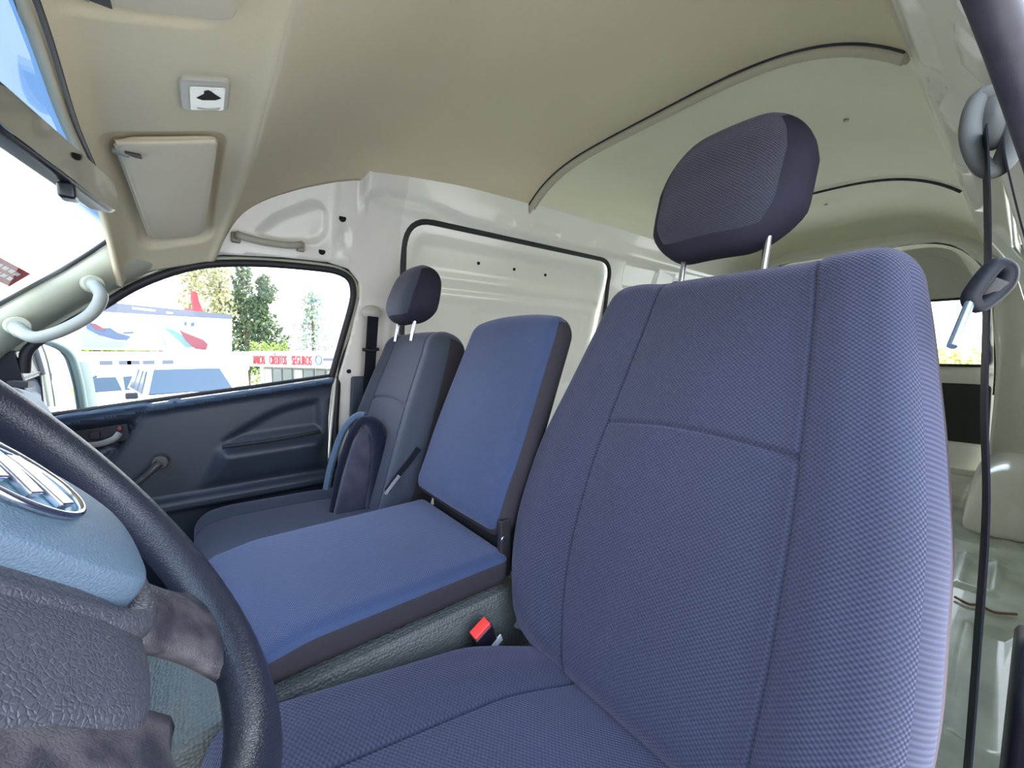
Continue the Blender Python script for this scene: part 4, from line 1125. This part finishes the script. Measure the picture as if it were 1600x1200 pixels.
def car(name, loc, head, dims, label, kind='suv'):
    """car body lofted from sections; x forward"""
    L, Wd, H = dims
    root = empty(name, loc, label, 'car', 'cars parked outside')
    root.rotation_euler = (0, 0, head)
    if kind == 'suv':
        lower = [(-.5, .28, .62), (-.49, .26, .66), (-.3, .24, .67), (0, .24, .67), (.22, .24, .66), (.40, .25, .62), (.48, .26, .56), (.5, .30, .46)]
        cab = [(-.49, .60, .62), (-.46, .92, 1.0), (-.40, .985, 1.0), (-.1, 1.0, 1.0), (.06, .985, 1.0), (.11, .95, 1.0), (.23, .64, 1.0)]
    else:
        lower = [(-.5, .30, .56), (-.48, .24, .66), (-.3, .22, .68), (0, .22, .66), (.22, .22, .64), (.40, .24, .58), (.48, .25, .52), (.5, .30, .42)]
        cab = [(-.36, .66, 1), (-.24, .90, 1), (-.16, .97, 1.0), (-.04, 1.0, 1.0), (.04, .97, 1.0), (.22, .64, 1.0)]
    m = MB(); rings = []
    for x, z0, z1 in lower:
        hw = Wd / 2 * (1 - .12 * abs(2 * x) ** 6)
        rings.append([(x * L, -hw * .96, z0 * H), (x * L, -hw, (z0 + z1) / 2 * H), (x * L, -hw * .94, z1 * H), (x * L, 0, (z1 + .012) * H), (x * L, hw * .94, z1 * H), (x * L, hw, (z0 + z1) / 2 * H), (x * L, hw * .96, z0 * H), (x * L, 0, z0 * H)])
    m.loft(rings); b = m.build('body', 'car_white', bevel=.03, seg=2); b.parent = root
    belt = .64 * H
    m = MB(); rings = []
    def hwz(z): return Wd / 2 * (.93 - .20 * (z - belt) / (H - belt))
    for x, zt, _ in cab:
        z = zt * H; rings.append([(x * L, -hwz(belt), belt), (x * L, -hwz(z), max(z - .05, belt + .005)), (x * L, -hwz(z) * .8, max(z, belt + .01)), (x * L, hwz(z) * .8, max(z, belt + .01)), (x * L, hwz(z), max(z - .05, belt + .005)), (x * L, hwz(belt), belt)])
    m.loft(rings); b = m.build('cabin', 'car_white', bevel=.02, seg=2); b.parent = root
    # windscreen
    if kind == 'suv': xb, zb, xt, zt_ = .225, .665, .120, .945
    else: xb, zb, xt, zt_ = .215, .655, .055, .955
    m = MB(); off = .022
    hb, ht = hwz(zb * H) * .90, hwz(zt_ * H) * .86
    m.add([(xb * L + off, -hb, zb * H + off), (xb * L + off, hb, zb * H + off), (xt * L + off, ht, zt_ * H + off), (xt * L + off, -ht, zt_ * H + off),
           (xb * L - .03, -hb, zb * H - .03), (xb * L - .03, hb, zb * H - .03), (xt * L - .03, ht, zt_ * H - .03), (xt * L - .03, -ht, zt_ * H - .03)],
          [(0, 1, 2, 3), (7, 6, 5, 4), (0, 4, 5, 1), (1, 5, 6, 2), (2, 6, 7, 3), (3, 7, 4, 0)])
    b = m.build('windscreen', 'car_glass', smooth=False); b.parent = root
    wins = [(-.02, .17), (-.22, -.035), (-.42, -.235)] if kind == 'suv' else [(-.04, .16), (-.24, -.055)]
    for sd in (-1, 1):
        for a, c in wins:
            zb_, zt2 = .67 * H, .93 * H
            a2 = a + .015; c2 = c - (.085 if c > .1 else .01)
            if kind != 'suv' and a < -.2: a2 = a + .05
            m = MB(); o_ = .012 * sd
            q = [(a * L, sd * hwz(zb_) + o_, zb_), (c * L, sd * hwz(zb_) + o_, zb_), (c2 * L, sd * hwz(zt2) + o_, zt2), (a2 * L, sd * hwz(zt2) + o_, zt2)]
            m.add(q + [(x, y - sd * .03, z) for x, y, z in q], [(0, 1, 2, 3), (7, 6, 5, 4), (0, 4, 5, 1), (1, 5, 6, 2), (2, 6, 7, 3), (3, 7, 4, 0)])
            b = m.build('side_window', 'car_glass', smooth=False); b.parent = root
        m = MB(); m.box((.19 * L, sd * (Wd / 2 + .09), .66 * H), (.05, .10, .07)); b = m.build('wing_mirror', 'car_white' if kind != 'suv' else 'dark_plastic', bevel=.03, seg=3); b.parent = root
        m = MB(); m.box((.485 * L, sd * Wd * .36, .50 * H), (.05, .16, .07)); b = m.build('headlamp', 'lamp_clear', bevel=.02); b.parent = root
    m = MB(); m.box((.50 * L, 0, .46 * H), (.02, .38, .08)); b = m.build('grille', 'dark_plastic', bevel=.01); b.parent = root
    for sx in (-.31, .31):
        for sd in (-1, 1):
            m = MB(); m.tube([(sx * L, sd * (Wd / 2 - .20), .33), (sx * L, sd * (Wd / 2 + .01), .33)], .33, 24); b = m.build('wheel', 'tyre', bevel=.03); b.parent = root
            m = MB(); m.tube([(sx * L, sd * (Wd / 2), .33), (sx * L, sd * (Wd / 2 + .025), .33)], .21, 20); h_ = m.build('hubcap', 'alloy'); h_.parent = b
    return root
def bear(px, Y):                   # direction through the side window -> x at depth Y
    t = (px - 800) / F_PX; d = Fh + Rt * t; return d.x / d.y * Y
car('car', (bear(287, 12.6), 12.6, -.38), math.radians(-80), (4.5, 1.85, 1.80), 'boxy white off-road car facing the van, right behind the window sill', 'suv')
car('car', (bear(150, 16.2), 16.2, -.36), math.radians(212), (4.3, 1.75, 1.50), 'low white saloon car parked beside the off-road car', 'sedan')
car('car', (bear(20, 17) - 1.5, 17, -.61), math.radians(200), (4.3, 1.75, 1.48), 'distant white car seen left of the outside mirror', 'sedan')

# billboard
bb = empty('billboard', (-1.7, 23.4, -.8), 'long white billboard with two car adverts and a grey top band', 'billboard')
BY = 23.5
def B(px, py):
    d = Fw + Rt * ((px - 800) / F_PX) - Up * ((py - 600) / F_PX); k = BY / d.y; return (d.x * k, 1.75 + d.z * k)
def bpan(name, pts, mt, off, parent=bb):
    m = MB(); m.prism([B(*p) for p in pts], lambda a, b, h: (a, BY + h, b), off, off + .012); keep(parent, m.build(name, mt, smooth=False)); 
m = MB(); m.prism([B(138, 469), (B(362, 492)), B(362, 549), B(128, 546)], lambda a, b, h: (a, BY + h, b), 0, .25); keep(bb, m.build('panel', 'sign_white', smooth=False))
bpan('top_band', [(138, 469), (362, 492), (362, 499), (138, 486)], 'sign_grey', -.02)
bpan('car_picture_ground', [(128, 516), (136, 510), (165, 530), (205, 536), (190, 544), (128, 543)], 'sky_blue_print', -.02)
bpan('car_picture', [(133, 503), (150, 506), (162, 513), (172, 512), (184, 520), (205, 526), (198, 532), (180, 531), (155, 524), (136, 514)], 'navy_print', -.04)
bpan('car_picture_body', [(140, 505), (158, 511), (166, 518), (150, 514)], 'red_print', -.06)
bpan('road_picture', [(256, 512), (270, 515), (318, 543), (290, 543)], 'road_print', -.02)
bpan('road_picture', [(250, 520), (253, 520), (262, 541), (256, 541)], 'sky_blue_print', -.02)
bpan('red_car_picture', [(279, 514), (285, 518), (300, 524), (318, 531), (325, 538), (322, 547), (305, 545), (290, 532)], 'red_print', -.04)
bpan('slogan', [(207, 480), (243, 484), (243, 487), (207, 483)], 'sign_white', -.05)
bpan('slogan', [(260, 487), (270, 488), (270, 491), (260, 490)], 'sign_white', -.05)
bpan('slogan', [(288, 503), (292, 503), (292, 509), (288, 509)], 'navy_print', -.05)
bpan('slogan', [(298, 504), (304, 504), (304, 510), (298, 510)], 'navy_print', -.05)
bpan('slogan', [(193, 519), (209, 518), (209, 521), (193, 522)], 'navy_print', -.05)
for px in (150, 250, 350):
    x, _ = B(px, 545); m = MB(); m.box((x, BY + .35, .6), (.08, .08, 1.32)); keep(bb, m.build('post', 'frame_grey', smooth=False))
m = MB(); x, z = B(305, 480)  # red reflection on the side glass, modelled as a solid shape
m.prism([B(297, 452), B(308, 456), B(311, 470), B(318, 487), B(324, 498), B(298, 496), B(286, 482), B(300, 481), B(298, 468)], lambda a, b, h: (a, BY + h, b), .30, .34)
m.box((x, BY + .33, 1.0), (.04, .03, 2.2)); tag(m.build('red_reflection', 'sign_red', smooth=False), 'ragged red shape above the billboard, standing in for a reflection on the side glass', 'reflection')

# showroom with lettered fascia
SY = 30.0
def sh_pt(px, py, Y=SY):
    d = Fw + Rt * ((px - 800) / F_PX) - Up * ((py - 600) / F_PX); k = Y / d.y; return Vector((d.x * k, Y, 1.75 + d.z * k))
# its front runs away from us: nearer at the far right
A0, A1 = sh_pt(392, 550, 30), sh_pt(560, 535, 21.5)
du = (A1 - A0); du.z = 0; Lf = du.length; du.normalize(); dn = Vector((du.y, -du.x, 0))
if dn.y > 0: dn = -dn
zt = A0.z
sr = empty('showroom', tuple(A0 + Vector((0, 0, -2.6))), 'white car showroom with red lettered fascia and glass front', 'building')
def SR(a, b, h): return tuple(Vector((A0.x, A0.y, 0)) + du * a + Vector((0, 0, b)) + dn * h)
zb = sh_pt(392, 572, 30).z
m = MB(); m.prism([(-.2, zb), (-.2, zt + .05), (Lf, zt + .05), (Lf, zb)], SR, -.5, 0); keep(sr, m.build('fascia', 'sign_white', smooth=False))
m = MB(); m.prism([(0, gz(30) - .3), (0, zb), (Lf, zb), (Lf, gz(21) - .3)], SR, -.8, -.5); keep(sr, m.build('wall', 'shop_wall', smooth=False))
for k in range(9):
    a = .5 + k * (Lf - .6) / 9; wd_ = (Lf - .6) / 9 - .12
    m = MB(); m.prism([(a, -.7), (a, zb - .1), (a + wd_, zb - .1), (a + wd_, -.7)], SR, -.52, -.46); f = m.build('window_frame', 'frame_grey', smooth=False); keep(sr, f)
    m = MB(); m.prism([(a + .08, -.62), (a + .08, zb - .18), (a + wd_ - .08, zb - .18), (a + wd_ - .08, -.62)], SR, -.48, -.44); keep(f, m.build('pane', 'shop_glass' if k % 3 else 'shop_wall', smooth=False))
def word(txt, a, a1, size, mt):
    c = bpy.data.curves.new('lettering', 'FONT'); c.body = txt; c.size = size; c.extrude = .02; c.offset = .010 * size
    o = bpy.data.objects.new('tmp', c); COL.objects.link(o); bpy.context.view_layer.update()
    me = bpy.data.meshes.new_from_object(o.evaluated_get(bpy.context.evaluated_depsgraph_get()))
    bpy.data.objects.remove(o)
    xm = max(v.co.x for v in me.vertices); kx = (a1 - a) / xm
    for v in me.vertices: v.co.x *= kx
    for v in me.vertices: v.co = Vector(SR(a + v.co.x, zb + .14 + v.co.y, .03 + v.co.z))
    me.materials.clear(); me.materials.append(MATS[mt])
    o = bpy.data.objects.new('lettering', me); COL.objects.link(o); keep(sr, o)
FH = zt - zb
def along(px):      # distance along the facade seen at a pixel column
    t = (px - 800) / F_PX; d = Fh + Rt * t
    # solve A0 + du*a = k d
    det = du.x * (-d.y) - du.y * (-d.x); return ((-A0.x) * (-d.y) - (-A0.y) * (-d.x)) / det
word('MARCAS', along(397), along(415), FH * .86, 'sign_red')
word('CRÉDITOS', along(422), along(449), FH * .86, 'sign_red')
word('SEGUROS', along(457), along(488), FH * .86, 'sign_red')
m = MB(); a = along(499); m.tube([SR(a + .25 * math.cos(t), zb + FH * .5 + .25 * math.sin(t), .04) for t in np.linspace(0, 2 * math.pi, 24, endpoint=False)], .035, 8, closed=True); keep(sr, m.build('logo_ring', 'sign_blue'))
m = MB(); m.prism([(a + .38, zb + FH * .45), (a + 1.15, zb + FH * .45), (a + 1.15, zb + FH * .62), (a + .38, zb + FH * .62)], SR, .02, .04); keep(sr, m.build('logo_bar', 'sign_grey', smooth=False))
# low white building along the back with grey canopy
lb = empty('low_building', (-4, 22, -.8), 'long low white building behind the parked cars', 'building')
p0, p1_ = sh_pt(60, 549, 22), sh_pt(388, 551, 22)
m = MB(); m.box(((p0.x + p1_.x) / 2 - 2, 22.3, 1.32), ((p1_.x - p0.x) / 2 + 2, .3, .42)); keep(lb, m.build('canopy', 'sign_white', smooth=False))
m = MB(); m.box(((p0.x + p1_.x) / 2 - 2, 22.8, .05), ((p1_.x - p0.x) / 2 + 2, .15, .90)); keep(lb, m.build('wall', 'shop_wall', smooth=False))
for px in (165, 195, 208, 232, 262):
    q = sh_pt(px, 562, 21.95)
    m = MB(); m.box((q.x, 21.97, 1.30), (.18, .02, .08)); keep(lb, m.build('sign_mark', 'sign_grey', smooth=False))
q = sh_pt(275, 563, 21.9)
m = MB(); m.prism([(q.x - .5, 1.30), (q.x - .35, 1.14), (q.x - .1, 1.10), (q.x + .1, 1.22), (q.x + .8, 1.16), (q.x + .8, 1.06), (q.x - .3, 1.04)], lambda a, b, h: (a, 21.95 + h, b), 0, .03); keep(lb, m.build('sign_mark', 'sign_grey', smooth=False))
for px in (160, 236, 242):
    q = sh_pt(px, 585, 21.9); m = MB(); m.box((q.x, 22.1, .05), (.06, .06, .9)); keep(lb, m.build('post', 'frame_grey', smooth=False))

# trees
def leaves(m, c, rad, n, size, mi=0):
    for _ in range(n):
        while True:
            v = Vector((random.uniform(-1, 1), random.uniform(-1, 1), random.uniform(-1, 1)))
            if v.length < 1: break
        v = v.normalized() * (v.length ** .5)
        p = Vector(c) + Vector((v.x * rad[0], v.y * rad[1], v.z * rad[2]))
        a = Vector((random.gauss(0, 1), random.gauss(0, 1), random.gauss(0, 1))).normalized(); b = a.orthogonal().normalized()
        s = size * random.uniform(.5, 1.3)
        m.add([p + a * s, p - a * s * .4 + b * s * .7, p - a * s * .5 - b * s * .7, p + a.cross(b) * s * .5], [(0, 1, 2), (0, 1, 3), (1, 2, 3), (0, 2, 3)])
def tree(name, x, y, h, wdt, mt, label, clumps=26, size=.22, cone=.8, base=.1, n=70):
    z0 = gz(y); root = empty(name, (x, y, z0), label, 'tree', 'trees beyond the lot')
    m = MB(); m.tube([(x, y, z0 - .2), (x + .1, y, z0 + h * .5), (x, y, z0 + h * .9)], [.25, .16, .05], 8); keep(root, m.build('trunk', 'bark'))
    m = MB()
    for i in range(clumps):
        t = base + (1 - base) * (i + .5) / clumps
        r = wdt / 2 * (1 - cone * t) * random.uniform(.55, 1.05)
        a = random.uniform(0, 6.28); k = r * random.uniform(.3, .8)
        leaves(m, (x + k * math.cos(a), y + k * math.sin(a), z0 + h * t), (r * .7 + .15, r * .7 + .15, h / clumps * 1.5 + .12), n, size)
    keep(root, m.build('crown', mt, smooth=False))
def tx(px, Y): return bear(px, Y)
tree('pine_tree', tx(416, 37), 37, 8.6, 4.6, 'pine_leaf', 'dark green pine tree, the taller one rising behind the showroom fascia', 34, .20, .80, .12, 80)
tree('pine_tree', tx(386, 42.5), 42.5, 10.4, 3.4, 'pine_leaf', 'slim dark pine just left of the taller dark pine', 30, .20, .6, .15, 70)
tree('veiled_tree', tx(350, 48), 48, 12.4, 5.4, 'veiled_leaf', 'tree with broad crown behind the billboard end, glass reflection put into its pale yellow-green', 34, .22, .35, .2, 80)
tree('veiled_tree', tx(312, 56), 56, 13.4, 4.2, 'veiled_leaf', 'small tree at the left behind the red reflection shape, glass reflection put into its pale colour', 26, .22, .5, .25, 60)
tree('thin_tree', tx(490, 41), 41, 8.6, 5.4, 'blue_leaf', 'thin bluish tree with loose crown near the rear window pillar', 34, .15, .70, .12, 60)
for i, px in enumerate((399, 414, 430, 446)):
    yb_ = 31.6 + (i % 2) * 1.3; x = tx(px, yb_); m = MB(); leaves(m, (x, yb_, 1.6), (.36, .4, .85), 200, .11); leaves(m, (x, yb_, -.1), (.32, .35, 1.0), 60, .14)
    tag(m.build('bush', 'hedge_leaf', smooth=False), 'light green bush topping the roof line under the dark pines', 'bush', 'light green bushes above the fascia')
m = MB()
for k in range(30): leaves(m, (tx(130 + k * 3.6, 24.5), 24.5, 1.66 + random.uniform(-.05, .1)), (.35, .3, .20), 26, .10); leaves(m, (tx(130 + k * 3.6, 24.5), 24.5, .4), (.3, .2, 1.3), 14, .25)
tag(m.build('hedge', 'hedge_leaf', smooth=False), 'thin strip of green hedge below the billboard', 'hedge', kind='stuff')
# dry growth behind the tailgate
m = MB()
for k in range(60): leaves(m, (20 + random.uniform(-1, 1), -2 + k * .12, 1.2 + random.uniform(-.2, .3)), (.4, .3, .55), 30, .12)
for k in range(60): leaves(m, (20 + random.uniform(-1, 1), -2 + k * .12, .3), (.5, .3, .8), 30, .2)
tag(m.build('dry_grass', 'dry_grass', smooth=False), 'yellow dry growth seen through the tailgate window', 'grass', kind='stuff')
